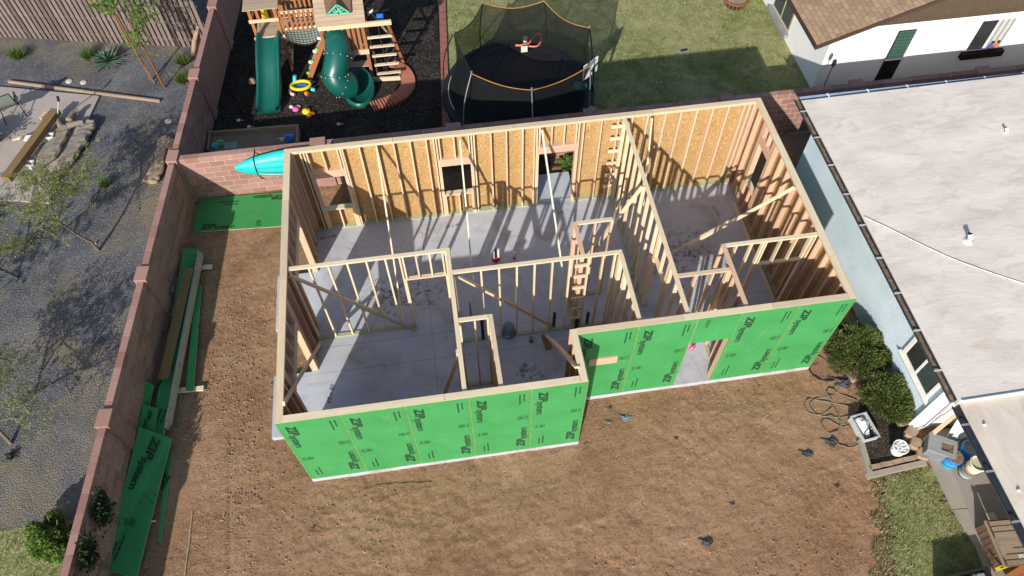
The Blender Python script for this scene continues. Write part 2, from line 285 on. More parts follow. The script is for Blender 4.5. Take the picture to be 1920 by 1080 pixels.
plain('greenpane', (0.055, 0.13, 0.105), 0.2, 0.5, 0.15, 2, bmp=0); plain('brownblack', (0.02, 0.014, 0.012), 0.8, 0.2); plain('stone_tan', (0.30, 0.22, 0.16), 0.9, 0.15, 0.25, 5); plain('flag', (0.50, 0.47, 0.41), 0.9, 0.1, 0.15)
def glass():
    m, nt, b = _nt('glass', 0.06, 0.6)
    b.inputs['Base Color'].default_value = (0.05, 0.065, 0.065, 1); b.inputs['Metallic'].default_value = 0.0
glass()
def netmat():
    m, nt, b = _nt('net', 0.9, 0.1); b.inputs['Base Color'].default_value = (0.012, 0.014, 0.013, 1)
    t = N(nt, 'ShaderNodeBsdfTransparent'); ms = N(nt, 'ShaderNodeMixShader'); ms.inputs[0].default_value = 0.74
    L(nt, t.outputs[0], ms.inputs[1]); L(nt, b.outputs[0], ms.inputs[2]); L(nt, ms.outputs[0], nt.nodes['Material Output'].inputs[0])
netmat()
def shingles():
    m, nt, b = _nt('shingle', 0.9, 0.15)
    br = N(nt, 'ShaderNodeTexBrick'); br.inputs['Scale'].default_value = 1.0; br.inputs['Brick Width'].default_value = 0.26; br.inputs['Row Height'].default_value = 0.145; br.inputs['Mortar Size'].default_value = 0.006
    br.inputs['Color1'].default_value = (0.36, 0.245, 0.155, 1); br.inputs['Color2'].default_value = (0.235, 0.15, 0.092, 1); br.inputs['Mortar'].default_value = (0.15, 0.095, 0.06, 1); br.inputs['Bias'].default_value = 0.0
    t = N(nt, 'ShaderNodeTexCoord').outputs['Object']; s = N(nt, 'ShaderNodeSeparateXYZ'); L(nt, t, s.inputs[0]); c = N(nt, 'ShaderNodeCombineXYZ')
    L(nt, s.outputs[1], c.inputs[0]); L(nt, mth(nt, 'MULTIPLY', s.outputs[0], 1.07), c.inputs[1]); L(nt, c.outputs[0], br.inputs['Vector'])
    c2 = mix(nt, mth(nt, 'MULTIPLY', noise(nt, t, 14, 5), 0.4), br.outputs['Color'], (0.42, 0.30, 0.20)); L(nt, c2, b.inputs['Base Color'])
    bump(nt, b, mth(nt, 'MULTIPLY', br.outputs['Fac'], -1.0), 0.6, 0.02)
shingles()
def rugmat():
    m, nt, b = _nt('rug', 0.95, 0.1); t = N(nt, 'ShaderNodeTexCoord').outputs['Object']; s = N(nt, 'ShaderNodeSeparateXYZ'); L(nt, t, s.inputs[0])
    def tri(v, p): return mth(nt, 'ABSOLUTE', mth(nt, 'SUBTRACT', mth(nt, 'FRACT', mth(nt, 'DIVIDE', v, p)), 0.5))
    d = mth(nt, 'ADD', tri(s.outputs[0], 0.16), tri(s.outputs[1], 0.16)); k = mth(nt, 'GREATER_THAN', mth(nt, 'FRACT', mth(nt, 'MULTIPLY', d, 3.0)), 0.5)
    c = mix(nt, k, (0.40, 0.355, 0.315), (0.22, 0.195, 0.175)); L(nt, mix(nt, mth(nt, 'MULTIPLY', noise(nt, t, 5, 5), 0.4), c, (0.25, 0.21, 0.17)), b.inputs['Base Color'])
rugmat()

# ------------------------------------------------------------------ building helpers
WM = {}                                                  # world matrix of everything placed
def M(n): return MATS[n]
def put(o, mat4, parent=None):
    COL.objects.link(o); WM[o.name] = mat4.copy()
    if parent is not None:
        o.parent = parent; o.matrix_basis = WM[parent.name].inverted() @ mat4
    else: o.matrix_basis = mat4
    return o
def tag(o, label=None, cat=None, group=None, kind=None):
    for k, v in (('label', label), ('category', cat), ('group', group), ('kind', kind)):
        if v: o[k] = v
    return o
def thing(name, loc, label, cat, group=None, rz=0.0):
    o = bpy.data.objects.new(name, None); o.empty_display_size = 0.1
    put(o, Matrix.Translation(Vector(loc)) @ Matrix.Rotation(rz, 4, 'Z')); return tag(o, label, cat, group)
def inst(name, me, mat4, parent=None):
    return put(bpy.data.objects.new(name, me), mat4, parent)
class MB:
    def __init__(s): s.v = []; s.f = []; s.m = []; s.sm = []
    def add(s, vs, fs, m=0, smooth=False):
        n = len(s.v); s.v += [tuple(map(float, p)) for p in vs]
        for q in fs: s.f.append([n+i for i in q]); s.m.append(m); s.sm.append(smooth)
        return s
    def box(s, x0, y0, z0, x1, y1, z1, m=0):
        x0, x1 = min(x0, x1), max(x0, x1); y0, y1 = min(y0, y1), max(y0, y1); z0, z1 = min(z0, z1), max(z0, z1)
        return s.add([(x0, y0, z0), (x1, y0, z0), (x1, y1, z0), (x0, y1, z0), (x0, y0, z1), (x1, y0, z1), (x1, y1, z1), (x0, y1, z1)],
                     [(0, 3, 2, 1), (4, 5, 6, 7), (0, 1, 5, 4), (1, 2, 6, 5), (2, 3, 7, 6), (3, 0, 4, 7)], m)
    def bar(s, p0, p1, w, d, xdir=None, m=0):
        p0, p1 = Vector(p0), Vector(p1); z = (p1-p0).normalized()
        x = Vector(xdir) if xdir else (Vector((0, 0, 1)) if abs(z.z) < 0.9 else Vector((1, 0, 0)))
        y = z.cross(x).normalized(); x = y.cross(z).normalized()
        c = [x*w/2*a+y*d/2*b for a, b in ((-1, -1), (1, -1), (1, 1), (-1, 1))]
        return s.add([p0+q for q in c]+[p1+q for q in c], [(3, 2, 1, 0), (4, 5, 6, 7), (0, 1, 5, 4), (1, 2, 6, 5), (2, 3, 7, 6), (3, 0, 4, 7)], m)
    def tube(s, pts, r, n=8, m=0, smooth=True, caps=True):
        pts = [Vector(p) for p in pts]; rs = r if isinstance(r, (list, tuple)) else [r]*len(pts); vs = []; fs = []
        up = Vector((0.13, 0.27, 0.95))
        for i, p in enumerate(pts):
            t = (pts[min(i+1, len(pts)-1)]-pts[max(i-1, 0)]).normalized()
            a = t.cross(up); a = a.normalized() if a.length > 1e-3 else t.cross(Vector((1, 0, 0))).normalized(); b = a.cross(t)
            for k in range(n):
                q = 2*math.pi*k/n; vs.append(p+(a*math.cos(q)+b*math.sin(q))*rs[i])
        for i in range(len(pts)-1):
            for k in range(n): fs.append((i*n+k, i*n+(k+1) % n, (i+1)*n+(k+1) % n, (i+1)*n+k))
        s.add(vs, fs, m, smooth)
        if caps: s.add(vs[:n], [tuple(range(n))], m); s.add(vs[-n:], [tuple(reversed(range(n)))], m)
        return s
    def lathe(s, c, prof, n=24, m=0, smooth=True, axis=None):
        c = Vector(c); vs = []; fs = []
        for (r, z) in prof:
            for k in range(n): a = 2*math.pi*k/n; vs.append(c+Vector((r*math.cos(a), r*math.sin(a), z)))
        for i in range(len(prof)-1):
            for k in range(n): fs.append((i*n+k, i*n+(k+1) % n, (i+1)*n+(k+1) % n, (i+1)*n+k))
        return s.add(vs, fs, m, smooth)
    def disc(s, c, r, n=24, m=0):
        c = Vector(c); return s.add([c+Vector((r*math.cos(2*math.pi*k/n), r*math.sin(2*math.pi*k/n), 0)) for k in range(n)], [tuple(range(n))], m)
    def prism(s, poly, z0, z1, m=0, ms=None):
        n = len(poly)
        a = sum(poly[i][0]*poly[(i+1) % n][1]-poly[(i+1) % n][0]*poly[i][1] for i in range(n))
        if a < 0: poly = poly[::-1]
        vs = [(x, y, z0) for x, y in poly]+[(x, y, z1) for x, y in poly]
        s.add(vs, [tuple(reversed(range(n))), tuple(range(n, 2*n))], m)
        return s.add(vs, [(i, (i+1) % n, n+(i+1) % n, n+i) for i in range(n)], m if ms is None else ms)
    def grid(s, P, m=0, smooth=True, flip=False):
        """P: rows of points"""
        R, C = len(P), len(P[0]); vs = [p for row in P for p in row]
        fs = [(i*C+j, i*C+j+1, (i+1)*C+j+1, (i+1)*C+j) for i in range(R-1) for j in range(C-1)]
        if flip: fs = [tuple(reversed(q)) for q in fs]
        return s.add(vs, fs, m, smooth)
    def mesh(s, name, mats, mat4=None):
        me = bpy.data.meshes.new(name); vs = s.v
        if mat4 is not None:
            inv = mat4.inverted(); vs = [tuple(inv @ Vector(p)) for p in vs]
        me.from_pydata(vs, [], s.f)
        for k in ([mats] if isinstance(mats, str) else mats): me.materials.append(M(k))
        me.polygons.foreach_set('material_index', s.m); me.polygons.foreach_set('use_smooth', s.sm); me.update(); return me
    def build(s, name, mats, parent=None, at=None, M4=None):
        """vertices are in world places unless M4 (then they are local to it)"""
        if M4 is not None: return inst(name, s.mesh(name, mats), M4, parent)
        if at is None:
            if parent is not None: at = WM[parent.name].translation
            else:
                a = np.array(s.v); at = ((a[:, 0].min()+a[:, 0].max())/2, (a[:, 1].min()+a[:, 1].max())/2, a[:, 2].min())
        T = Matrix.Translation(Vector(at)); return inst(name, s.mesh(name, mats, T), T, parent)
_lum = {}
def lumber(name, p0, p1, w, d, mat, parent, xdir=None):
    """a board of section w x d from p0 to p1; its own z runs along the grain"""
    p0, p1 = Vector(p0), Vector(p1); z = (p1-p0); ln = z.length; z = z/ln
    x = Vector(xdir) if xdir else (Vector((0, 0, 1)) if abs(z.z) < 0.9 else Vector((1, 0, 0)))
    y = z.cross(x).normalized(); x = y.cross(z).normalized()
    k = (round(w, 3), round(d, 3), round(ln, 3), mat)
    if k not in _lum: _lum[k] = MB().box(-w/2, -d/2, 0, w/2, d/2, ln).mesh(name, mat)
    R = Matrix(((x.x, y.x, z.x, p0.x), (x.y, y.y, z.y, p0.y), (x.z, y.z, z.z, p0.z), (0, 0, 0, 1)))
    return inst(name, _lum[k], R, parent)
def npmesh(name, V, F, mat, smooth=False):
    me = bpy.data.meshes.new(name); nv, nf, k = len(V), len(F), F.shape[1]
    me.vertices.add(nv); me.vertices.foreach_set('co', np.asarray(V, np.float32).ravel())
    me.loops.add(nf*k); me.loops.foreach_set('vertex_index', F.astype(np.int32).ravel())
    me.polygons.add(nf); me.polygons.foreach_set('loop_start', np.arange(0, nf*k, k, dtype=np.int32))
    me.polygons.foreach_set('loop_total', np.full(nf, k, np.int32))
    if smooth: me.polygons.foreach_set('use_smooth', np.ones(nf, bool))
    me.materials.append(M(mat)); me.update(calc_edges=True); me.validate(); return me
def vnoise(x, y, seed, scale):
    r = np.random.default_rng(seed); g = r.random((257, 257)); x = (np.asarray(x)*scale) % 256; y = (np.asarray(y)*scale) % 256
    i, j = x.astype(int), y.astype(int); fx, fy = x-i, y-j; fx, fy = fx*fx*(3-2*fx), fy*fy*(3-2*fy)
    return (g[i, j]*(1-fx)+g[i+1, j]*fx)*(1-fy)+(g[i, j+1]*(1-fx)+g[i+1, j+1]*fx)*fy
def blades(P, h, w, lean=0.5, spread=None, seed=1):
    """thin pointed leaves standing at the rows of P; returns V, F"""
    r = np.random.default_rng(seed); n = len(P); a = r.random(n)*2*np.pi; hh = h*(0.6+0.8*r.random(n)); ln = lean*r.random(n)*hh
    d = np.c_[np.cos(a), np.sin(a), np.zeros(n)] if spread is None else spread
    b = r.random(n)*2*np.pi; s = np.c_[np.cos(b), np.sin(b), np.zeros(n)]*w/2
    tip = P+d*ln[:, None]+np.c_[np.zeros(n), np.zeros(n), hh]
    V = np.stack([P-s, P+s, tip], 1).reshape(-1, 3); return V, np.arange(3*n).reshape(-1, 3)
def leafquads(P, size, seed=1, asp=0.5, up=0.3):
    r = np.random.default_rng(seed); n = len(P); u = r.normal(size=(n, 3)); u[:, 2] *= up+0.4; u /= np.linalg.norm(u, axis=1)[:, None]
    t = r.normal(size=(n, 3)); v = np.cross(u, t); v /= np.linalg.norm(v, axis=1)[:, None]; s = (size*(0.6+0.8*r.random(n)))[:, None]
    V = np.stack([P-u*s, P-v*s*asp, P+u*s, P+v*s*asp], 1).reshape(-1, 3); return V, np.arange(4*n).reshape(-1, 4)
def inpoly(x, y, poly):
    c = np.zeros(len(x), bool); n = len(poly)
    for i in range(n):
        (xa, ya), (xb, yb) = poly[i], poly[(i+1) % n]
        k = ((ya > y) != (yb > y)) & (x < (xb-xa)*(y-ya)/((yb-ya) or 1e-9)+xa); c ^= k
    return c
def txt(body, size, bold=0.0, shear=0.0, spacing=1.0):
    cu = bpy.data.curves.new('t', 'FONT'); cu.body = body; cu.size = size; cu.offset = bold; cu.shear = shear; cu.space_character = spacing; cu.resolution_u = 3
    o = bpy.data.objects.new('t', cu); COL.objects.link(o); bpy.context.view_layer.update()
    me = bpy.data.meshes.new_from_object(o.evaluated_get(bpy.context.evaluated_depsgraph_get()))
    v = [tuple(p.co) for p in me.vertices]; f = [tuple(p.vertices) for p in me.polygons]
    bpy.data.objects.remove(o); bpy.data.curves.remove(cu); bpy.data.meshes.remove(me); return v, f

# ================================================================== the setting: ground
def WX(y): return -3.33+0.083*(y-8.7)                     # right-hand face of the long block wall at y
def sheet(name, poly, z, mat, th=0.0):
    mb = MB()
    if th: mb.prism(poly, z-th, z)
    else:
        n = len(poly); a = sum(poly[i][0]*poly[(i+1) % n][1]-poly[(i+1) % n][0]*poly[i][1] for i in range(n))
        mb.add([(x, y, z) for x, y in (poly if a > 0 else poly[::-1])], [tuple(range(n))])
    return tag(mb.build(name, mat, at=(0, 0, 0)), kind='structure')
def ragged(poly, amp, step=0.15, seed=3):
    r = np.random.default_rng(seed); out = []
    for i in range(len(poly)):
        a, b = np.array(poly[i]), np.array(poly[(i+1) % len(poly)]); d = b-a; l = np.linalg.norm(d); n = max(1, int(l/step)); nr = np.array([-d[1], d[0]])/l
        for k in range(n): out.append(tuple(a+d*k/n+nr*amp*(r.random()-0.5)*2))
    return out
sheet('ground', [(-300, -300), (300, -300), (300, 300), (-300, 300)], -0.20, 'base_earth')
def dirt_yard():
    xs = np.arange(-4.9, 14.2, 0.036); ys = np.arange(-6.5, 8.83, 0.036); X, Y = np.meshgrid(xs, ys)
    h = 0.050*(vnoise(X+50, Y+50, 1, 0.45)-0.5)+0.022*(vnoise(X+50, Y+50, 2, 1.7)-0.5)
    amp = 0.35+0.9*vnoise(X+9, Y+9, 8, 0.5); rd = 1-np.abs(2*vnoise(X*0.75+Y*0.2+50, Y*1.15-X*0.15+50, 3, 2.6)-1); h += 0.016*(rd**3-0.3)*amp
    h += amp*(0.017*(vnoise(X+50, Y+50, 4, 7.5)-0.5)+0.015*(vnoise(X+50, Y+50, 5, 15)-0.5))+0.008*(rng.random(X.shape)-0.5)
    for (cx, cy, rr, w) in ((-2.0, -16.0, 14.2, 0.10), (-2.0, -16.0, 15.6, 0.10), (14.5, 8.5, 9.3, 0.09), (14.5, 8.5, 10.8, 0.09)):   # faint wheel ruts
        dd = np.hypot(X-cx, Y-cy)-rr; h -= 0.012*np.exp(-(dd/w)**2)*(0.5+0.5*np.sin(dd*0+np.arctan2(Y-cy, X-cx)*rr*42)*0.4)
    calm = np.clip((X+3.4)/1.6, 0, 1)*0.6+0.4; h *= calm
    # a shallow drag line towards the camera on the left
    h -= 0.02*np.exp(-((X+1.95+0.06*(Y-2))/0.05)**2)*(Y < 1.5)
    V = np.c_[X.ravel(), Y.ravel(), (GZ+h).ravel()]; R, C = X.shape; I = (np.arange(R-1)[:, None]*C+np.arange(C-1)).ravel()
    me = npmesh('dirt_yard', V, np.c_[I, I+1, I+C+1, I+C], 'dirt', True)
    tag(inst('dirt_yard', me, Matrix()), kind='structure')
dirt_yard()
sheet('gravel_yard', [(-60, 0.05), (WX(0)-0.1, -0.12), (WX(17)-0.1, 17), (WX(17), 60), (-60, 60)], GZ+0.008, 'gravel')
sheet('side_lawn', ragged([(-60, -40), (WX(-40)-0.1, -40), (WX(0)-0.1, -0.14), (-6.2, -0.1), (-60, 0.2)], 0.03, 0.4), GZ+0.014, 'lawn')
sheet('mulch_bed', [(WX(9)-0.05, 8.9), (3.85, 8.9), (4.25, 17), (5, 40), (WX(40), 40)], GZ+0.004, 'mulch')
sheet('back_lawn', [(3.95, 8.9), (26, 8.9), (26, 40), (5.1, 40), (4.35, 17)], GZ+0.010, 'lawn')
GRASSP = [(12.42, -1.80), (13.66, -1.62), (13.72, -2.65), (13.86, -3.5), (14.0, -7), (11.2, -7), (11.75, -4.3), (12.0, -3.4), (12.25, -2.6)]
sheet('front_lawn', ragged(GRASSP, 0.2, 0.10), GZ+0.030, 'lawn')
PATIO = [(-6.73, 13.57), (-7.45, 9.25), (-13.2, 10.55), (-12.2, 15.15)]
sheet('patio', PATIO, GZ+0.07, 'patio_concrete', 0.2)
sheet('path', [(13.70, -1.46), (14.12, -1.42), (14.02, -2.69), (13.70, -2.66)], GZ+0.075, 'walk_concrete', 0.15)
sheet('path', [(13.71, -2.68), (14.02, -2.71), (13.82, -7.0), (13.45, -7.0), (13.80, -3.5)], GZ+0.075, 'walk_concrete', 0.15)
sheet('porch_floor', [(14.13, -0.9), (20, -0.9), (20, -7), (13.84, -7), (14.03, -2.7)], GZ+0.068, 'walk_concrete', 0.15)

def scatter(name, pts, smin, smax, mat, flat=0.6, seed=5):
    r = np.random.default_rng(seed); n = len(pts); s = smin+(smax-smin)*r.random(n)**2.5
    O = np.array([(1, 0, 0), (0, 1, 0), (-1, 0, 0), (0, -1, 0), (0, 0, 1), (0, 0, -1)], float); Fq = np.array([(0, 1, 4), (1, 2, 4), (2, 3, 4), (3, 0, 4), (1, 0, 5), (2, 1, 5), (3, 2, 5), (0, 3, 5)])
    a = r.random(n)*6.28; B = O[None]*(0.65+0.7*r.random((n, 6, 1))); B[:, :, 2] *= flat
    ca, sa = np.cos(a)[:, None], np.sin(a)[:, None]; X = B[:, :, 0]*ca-B[:, :, 1]*sa; Y = B[:, :, 0]*sa+B[:, :, 1]*ca
    V = np.stack([X, Y, B[:, :, 2]], 2)*s[:, None, None]+np.asarray(pts)[:, None]; F = (Fq[None]+6*np.arange(n)[:, None, None]).reshape(-1, 3)
    return inst(name, npmesh(name, V.reshape(-1, 3), F, mat), Matrix())
def yardpts(n, x0, x1, y0, y1, seed, z=GZ+0.004):
    r = np.random.default_rng(seed); P = np.c_[x0+(x1-x0)*r.random(n), y0+(y1-y0)*r.random(n), np.full(n, z)]; return P
P = np.r_[yardpts(5200, -4.6, 13.5, -6, 8.7, 11), yardpts(6000, -3.9, -1.2, -6, 8.7, 12), yardpts(1200, 6.3, 12.8, -1.5, 1.0, 13)]
P = P[(P[:, 0] > WX(P[:, 1])+0.05) & ~((P[:, 0] > -0.03) & (P[:, 1] > 0.0) & (P[:, 0] < 11.9) & ((P[:, 1] > 1.0) | (P[:, 0] < 6)))]
tag(scatter('pebbles', P, 0.007, 0.028, 'pebble'), 'small pale stones strewn over the bare brown dirt', 'stones', kind='stuff')
P = yardpts(5500, -2.6, 13.3, -6, 8.7, 21); P = P[~((P[:, 0] > -0.03) & (P[:, 1] > 0.0) & (P[:, 0] < 11.9) & ((P[:, 1] > 1.0) | (P[:, 0] < 6)))]
tag(scatter('dirt_clods', P, 0.006, 0.028, 'clod', 0.5, 6), 'brown clods of earth lying over the bare dirt', 'clods', kind='stuff')
P = yardpts(16000, -3.3, 4.0, 9.0, 18.0, 31, GZ+0.008); P = P[P[:, 0] > WX(P[:, 1])+0.05]; k = rng.random(len(P)) < 0.35+0.65*vnoise(P[:, 0]+9, P[:, 1]+9, 7, 0.8); P = P[k]
tag(scatter('mulch_chips', P, 0.010, 0.04, 'chip', 0.45, 8), 'dark bark and rubber chips covering the play area', 'mulch', kind='stuff')

def lawn_blades(name, poly, n, h, seed, label, z):
    r = np.random.default_rng(seed); q = np.array(poly); x = q[:, 0].min()+np.ptp(q[:, 0])*r.random(n); y = q[:, 1].min()+np.ptp(q[:, 1])*r.random(n)
    k = inpoly(x, y, poly) & (r.random(n) < 0.25+0.9*vnoise(x+40, y+40, seed, 1.1)); x, y = x[k], y[k]
    V, F = blades(np.c_[x, y, np.full(len(x), z)], h, 0.016, 1.4, seed=seed)
    tag(inst(name, npmesh(name, V, F, 'blade'), Matrix()), label, 'grass', kind='stuff')
lawn_blades('back_grass', [(4.4, 9.0), (15.5, 9.0), (15.5, 20), (4.8, 20)], 90000, 0.05, 41, 'patchy green and straw-coloured grass of the back lawn', GZ+0.010)
q = np.array(GRASSP); c = q.mean(0); lawn_blades('front_grass', ragged([tuple(c+(p-c)*np.array((1.45 if p[0] < 12.6 else 1.0, 1.02))) for p in q], 0.2, 0.15, 9), 34000, 0.06, 42, 'dry grass tufts beside the concrete path', GZ+0.02)
lawn_blades('side_grass', [(-9, -3), (WX(-3)-0.25, -3), (WX(0)-0.25, -0.2), (-9, -0.15)], 9000, 0.06, 43, 'olive grass beyond the gravel at the bottom left corner', GZ+0.014)

# ================================================================== block walls
_blk = {}
def blockmesh(l, t, h):
    k = (round(l, 2), round(t, 2), round(h, 2))
    if k not in _blk:
        b = 0.006; mb = MB(); x, y, z = l/2, t/2, h
        mb.box(-x, -y, 0, x, y, z); _blk[k] = mb.mesh('block', 'block')
    return _blk[k]
def block_wall(name, label, p0, p1, courses, pil, want, h0=GZ+0.01, t=0.16, limit=300):
    """running-bond wall from p0 to p1; p0->p1 runs along the visible face, the wall's thickness lies to its left"""
    p0, p1 = Vector((*p0, 0)), Vector((*p1, 0)); d = p1-p0; ln = d.length; d /= ln; nrm = Vector((-d.y, d.x, 0)); ang = math.atan2(d.y, d.x)
    root = thing(name, (p0.x, p0.y, h0), label, 'wall', 'garden block walls'); BL, BH = 0.402, 0.2; ztop = h0+courses*BH
    mid = nrm*t/2
    core = MB(); a, b = p0+nrm*0.004, p0+nrm*(t-0.004); e = d*ln
    core.add([(*(q.xy), z) for z in (h0-0.15, ztop-0.020) for q in (a, a+e, b+e, b)], [(3, 2, 1, 0), (4, 5, 6, 7), (0, 1, 5, 4), (1, 2, 6, 5), (2, 3, 7, 6), (3, 0, 4, 7)])
    core.build('core', 'mortar', root)
    cells = []
    for c in range(courses):
        off = 0.0 if c % 2 == 0 else -BL/2; u = off
        while u < ln-0.02:
            u0, u1 = max(u, 0), min(u+BL, ln); u += BL
            if u1-u0 < 0.05: continue
            cells.append((c, u0, u1))
    rest = MB(); n = 0
    for c, u0, u1 in cells:
        w = want(p0+d*(u0+u1)/2, c, courses)
        if w == 0: continue
        q = p0+d*((u0+u1)/2)+mid+nrm*random.uniform(-0.002, 0.002); z = h0+c*BH; top = c == courses-1
        if w == 1 and n < limit:
            me = blockmesh(u1-u0-0.014, t, BH-0.014); n += 1
            inst('cap_block' if top else 'block', me, Matrix.Translation((q.x, q.y, z+random.uniform(-0.001, 0.001))) @ Matrix.Rotation(ang, 4, 'Z'), root)
        else:
            hx, hy = d*(u1-u0-0.014)/2, nrm*t/2
            cs = [q-hx-hy, q+hx-hy, q+hx+hy, q-hx+hy]
            rest.add([(v.x, v.y, z) for v in cs]+[(v.x, v.y, z+BH-0.014) for v in cs], [(3, 2, 1, 0), (4, 5, 6, 7), (0, 1, 5, 4), (1, 2, 6, 5), (2, 3, 7, 6), (3, 0, 4, 7)])
    if rest.f: tag(rest.build('block_courses', 'block', root), kind='stuff')
    for u, hh in pil:
        q = p0+d*u+mid; R = Matrix.Translation((q.x, q.y, h0)) @ Matrix.Rotation(ang, 4, 'Z'); mb = MB(); n2 = int(round((hh-h0)/0.2))
        for k in range(n2): mb.box(-0.2, -t/2-0.055, k*0.2, 0.2, t/2+0.055, k*0.2+0.192)
        mb.box(-0.19, -t/2-0.045, -0.12, 0.19, t/2+0.045, n2*0.2-0.01)
        pl = mb.build('pilaster', 'block', root, M4=R)
        cp = MB().box(-0.205, -t/2-0.065, n2*0.2, 0.205, t/2+0.065, n2*0.2+0.045); cp.build('pilaster_cap', 'block', pl, M4=R)
    return root
def yU(y): return (y+6)/math.cos(math.atan(0.083))
block_wall('block_wall', 'long reddish block wall along the left side of the dirt yard', (WX(-6), -6), (WX(24), 24), 8,
           [(yU(y), 1.48) for y in (15.5, 12.2, 8.92, 5.1, 1.40, -2.3)],
           lambda p, c, n: 0 if p.y > 18 else (1 if (-2.4 < p.y < 12.4) else 2))
block_wall('block_wall', 'reddish cross wall behind the timber frame, the kayak hanging on it', (-3.32, 8.80), (26, 8.80), 8,
           [(x+3.32, 1.48) for x in (0.45, 4.15, 8.0, 11.9, 15.75, 19.6, 23.4)],
           lambda p, c, n: 1 if (p.x < 5.2 or (p.x < 22 and c >= n-1) or (11.2 < p.x < 13.7)) else (2 if p.x < 16 else 0))
t = atz(1107, 208, 1.58); lp = thing('loose_cap_block', (t.x, t.y, 1.52), 'loose reddish cap block lying askew on the cross wall top', 'block')
MB().box(-0.2, -0.1, 0, 0.2, 0.1, 0.05).build('slab', 'block', lp, M4=Matrix.Translation((t.x, t.y, 1.528)) @ Matrix.Rotation(0.9, 4, 'Z'))

# ================================================================== the house being framed
W1, WW, DD, SS = 5.993, 11.859, 7.148, 1.055             # bump width, full width, depth, set-back of the right part
HZ, SL = 3.07, 0.04
house = thing('house_frame', (WW/2, DD/2, GZ), 'unfinished timber-framed house with green sheathing on a grey concrete slab', 'house')
FOOT = [(0, 0), (W1, 0), (W1, SS), (WW, SS), (WW, DD), (0, DD)]
MB().prism([(x+(0.02 if x < 1 else -0.02)*0-0.0, y) for x, y in [(-0.005, -0.005), (W1+0.005, -0.005), (W1+0.005, SS-0.005), (WW+0.005, SS-0.005), (WW+0.005, DD+0.005), (-0.005, DD+0.005)]], -0.32, SL).build('slab', 'slab_concrete', house, at=(0, 0, 0))
for (x0, y0, x1, y1) in ((-0.92, 1.12, -0.012, 2.70), (-0.92, 4.02, -0.012, 5.66), (6.02, DD+0.012, 7.3, DD+1.0)):
    MB().box(x0, y0, -0.3, x1, y1, SL-0.03).build('landing_slab', 'slab_concrete', house, at=(0, 0, 0))
# printed lettering, one mesh for each kind of mark, in the panel's plane (x right, y up)
def marks():
    out = {}
    v1, f1 = txt('ZIP', 0.30, 0.015, 0.22, 1.05); w1 = max(p[0] for p in v1); v2, f2 = txt('system', 0.27, 0.006, 0.0, 0.90)
    mb = MB(); mb.add([(x, y, 0) for x, y, z in v1], f1); x2 = w1-0.045; mb.add([(x+x2, y-0.045, 0) for x, y, z in v2], f2)
    ln = max(p[0] for p in mb.v); k = 1.03/ln; mb.v = [(x*k, y*k*0.88, 0) for x, y, z in mb.v]; out['logo'] = mb.mesh('printed_lettering', 'ink')
    mb = MB(); r = random.Random(5)
    for row, l in ((0.0, 0.40), (0.085, 0.27)):
        u = 0
        while u < l: w = r.uniform(0.03, 0.09); mb.add([(u, row, 0), (u+w, row, 0), (u+w, row+0.032, 0), (u, row+0.032, 0)], [(0, 1, 2, 3)]); u += w+0.014
    out['fine'] = mb.mesh('printed_notes', 'ink')
    mb = MB()
    for a, b, c, d in ((0, 0, .13, .014), (0, .116, .13, .13), (0, .014, .014, .116), (.116, .014, .13, .116), (.035, .035, .06, .095), (.075, .035, .1, .095), (-.03, -.05, .17, -.036), (-.01, -.085, .15, -.071)):
        mb.add([(a, b, 0), (c, b, 0), (c, d, 0), (a, d, 0)], [(0, 1, 2, 3)])
    out['stamp'] = mb.mesh('printed_stamp', 'ink'); mb = MB(); u = 0.0
    while u < 2.75:
        for y, w in ((0.0, 0.009), (0.035, 0.012)): mb.add([(u, y, 0), (u+0.035, y, 0), (u+0.035, y+w, 0), (u, y+w, 0)], [(0, 1, 2, 3)])
        u += 0.035+r.choice((0.012, 0.02, 0.05))
    out['edge'] = mb.mesh('printed_edge_marks', 'inkfaint'); return out
MK = marks()
def mark(kind, panel, O, U, Nn, u, v, rot, lift=0.0025):
    """a printed mark at (u, v) on the wall plane through O, turned by rot in that plane"""
    U = Vector(U); Z = Nn.cross(U) if abs(U.z) < 0.99 else None; Z = Nn.cross(U).normalized()
    X = U*math.cos(rot)+Z*math.sin(rot); Y = -U*math.sin(rot)+Z*math.cos(rot); p = O+U*u+Z*v+Nn*lift
    o = inst(MK[kind].name.split('.')[0], MK[kind], Matrix(((X.x, Y.x, Nn.x, p.x), (X.y, Y.y, Nn.y, p.y), (X.z, Y.z, Nn.z, p.z), (0, 0, 0, 1))), panel)
    if kind in ('fine', 'edge', 'stamp'): o['kind'] = 'stuff'
def print_panel(panel, O, U, Nn, w, h, u0=0.0, down=True, up=True):
    k = math.pi/2
    if down: mark('logo', panel, O, U, Nn, u0+0.15, min(h-0.18, 2.87), -k)
    if up: mark('logo', panel, O, U, Nn, u0+w-0.13, 0.25, k)
    mark('fine', panel, O, U, Nn, u0+w-0.25, h-0.18, -k); mark('stamp', panel, O, U, Nn, u0+w-0.15, 1.72, k)
    mark('edge', panel, O, U, Nn, u0+0.035, 0.15, k); mark('edge', panel, O, U, Nn, u0+w-0.025, 0.17, k)
    if w > 1.0: mark('fine', panel, O, U, Nn, u0+0.30, 0.25, k); mark('stamp', panel, O, U, Nn, u0+0.17, 1.28, -k)
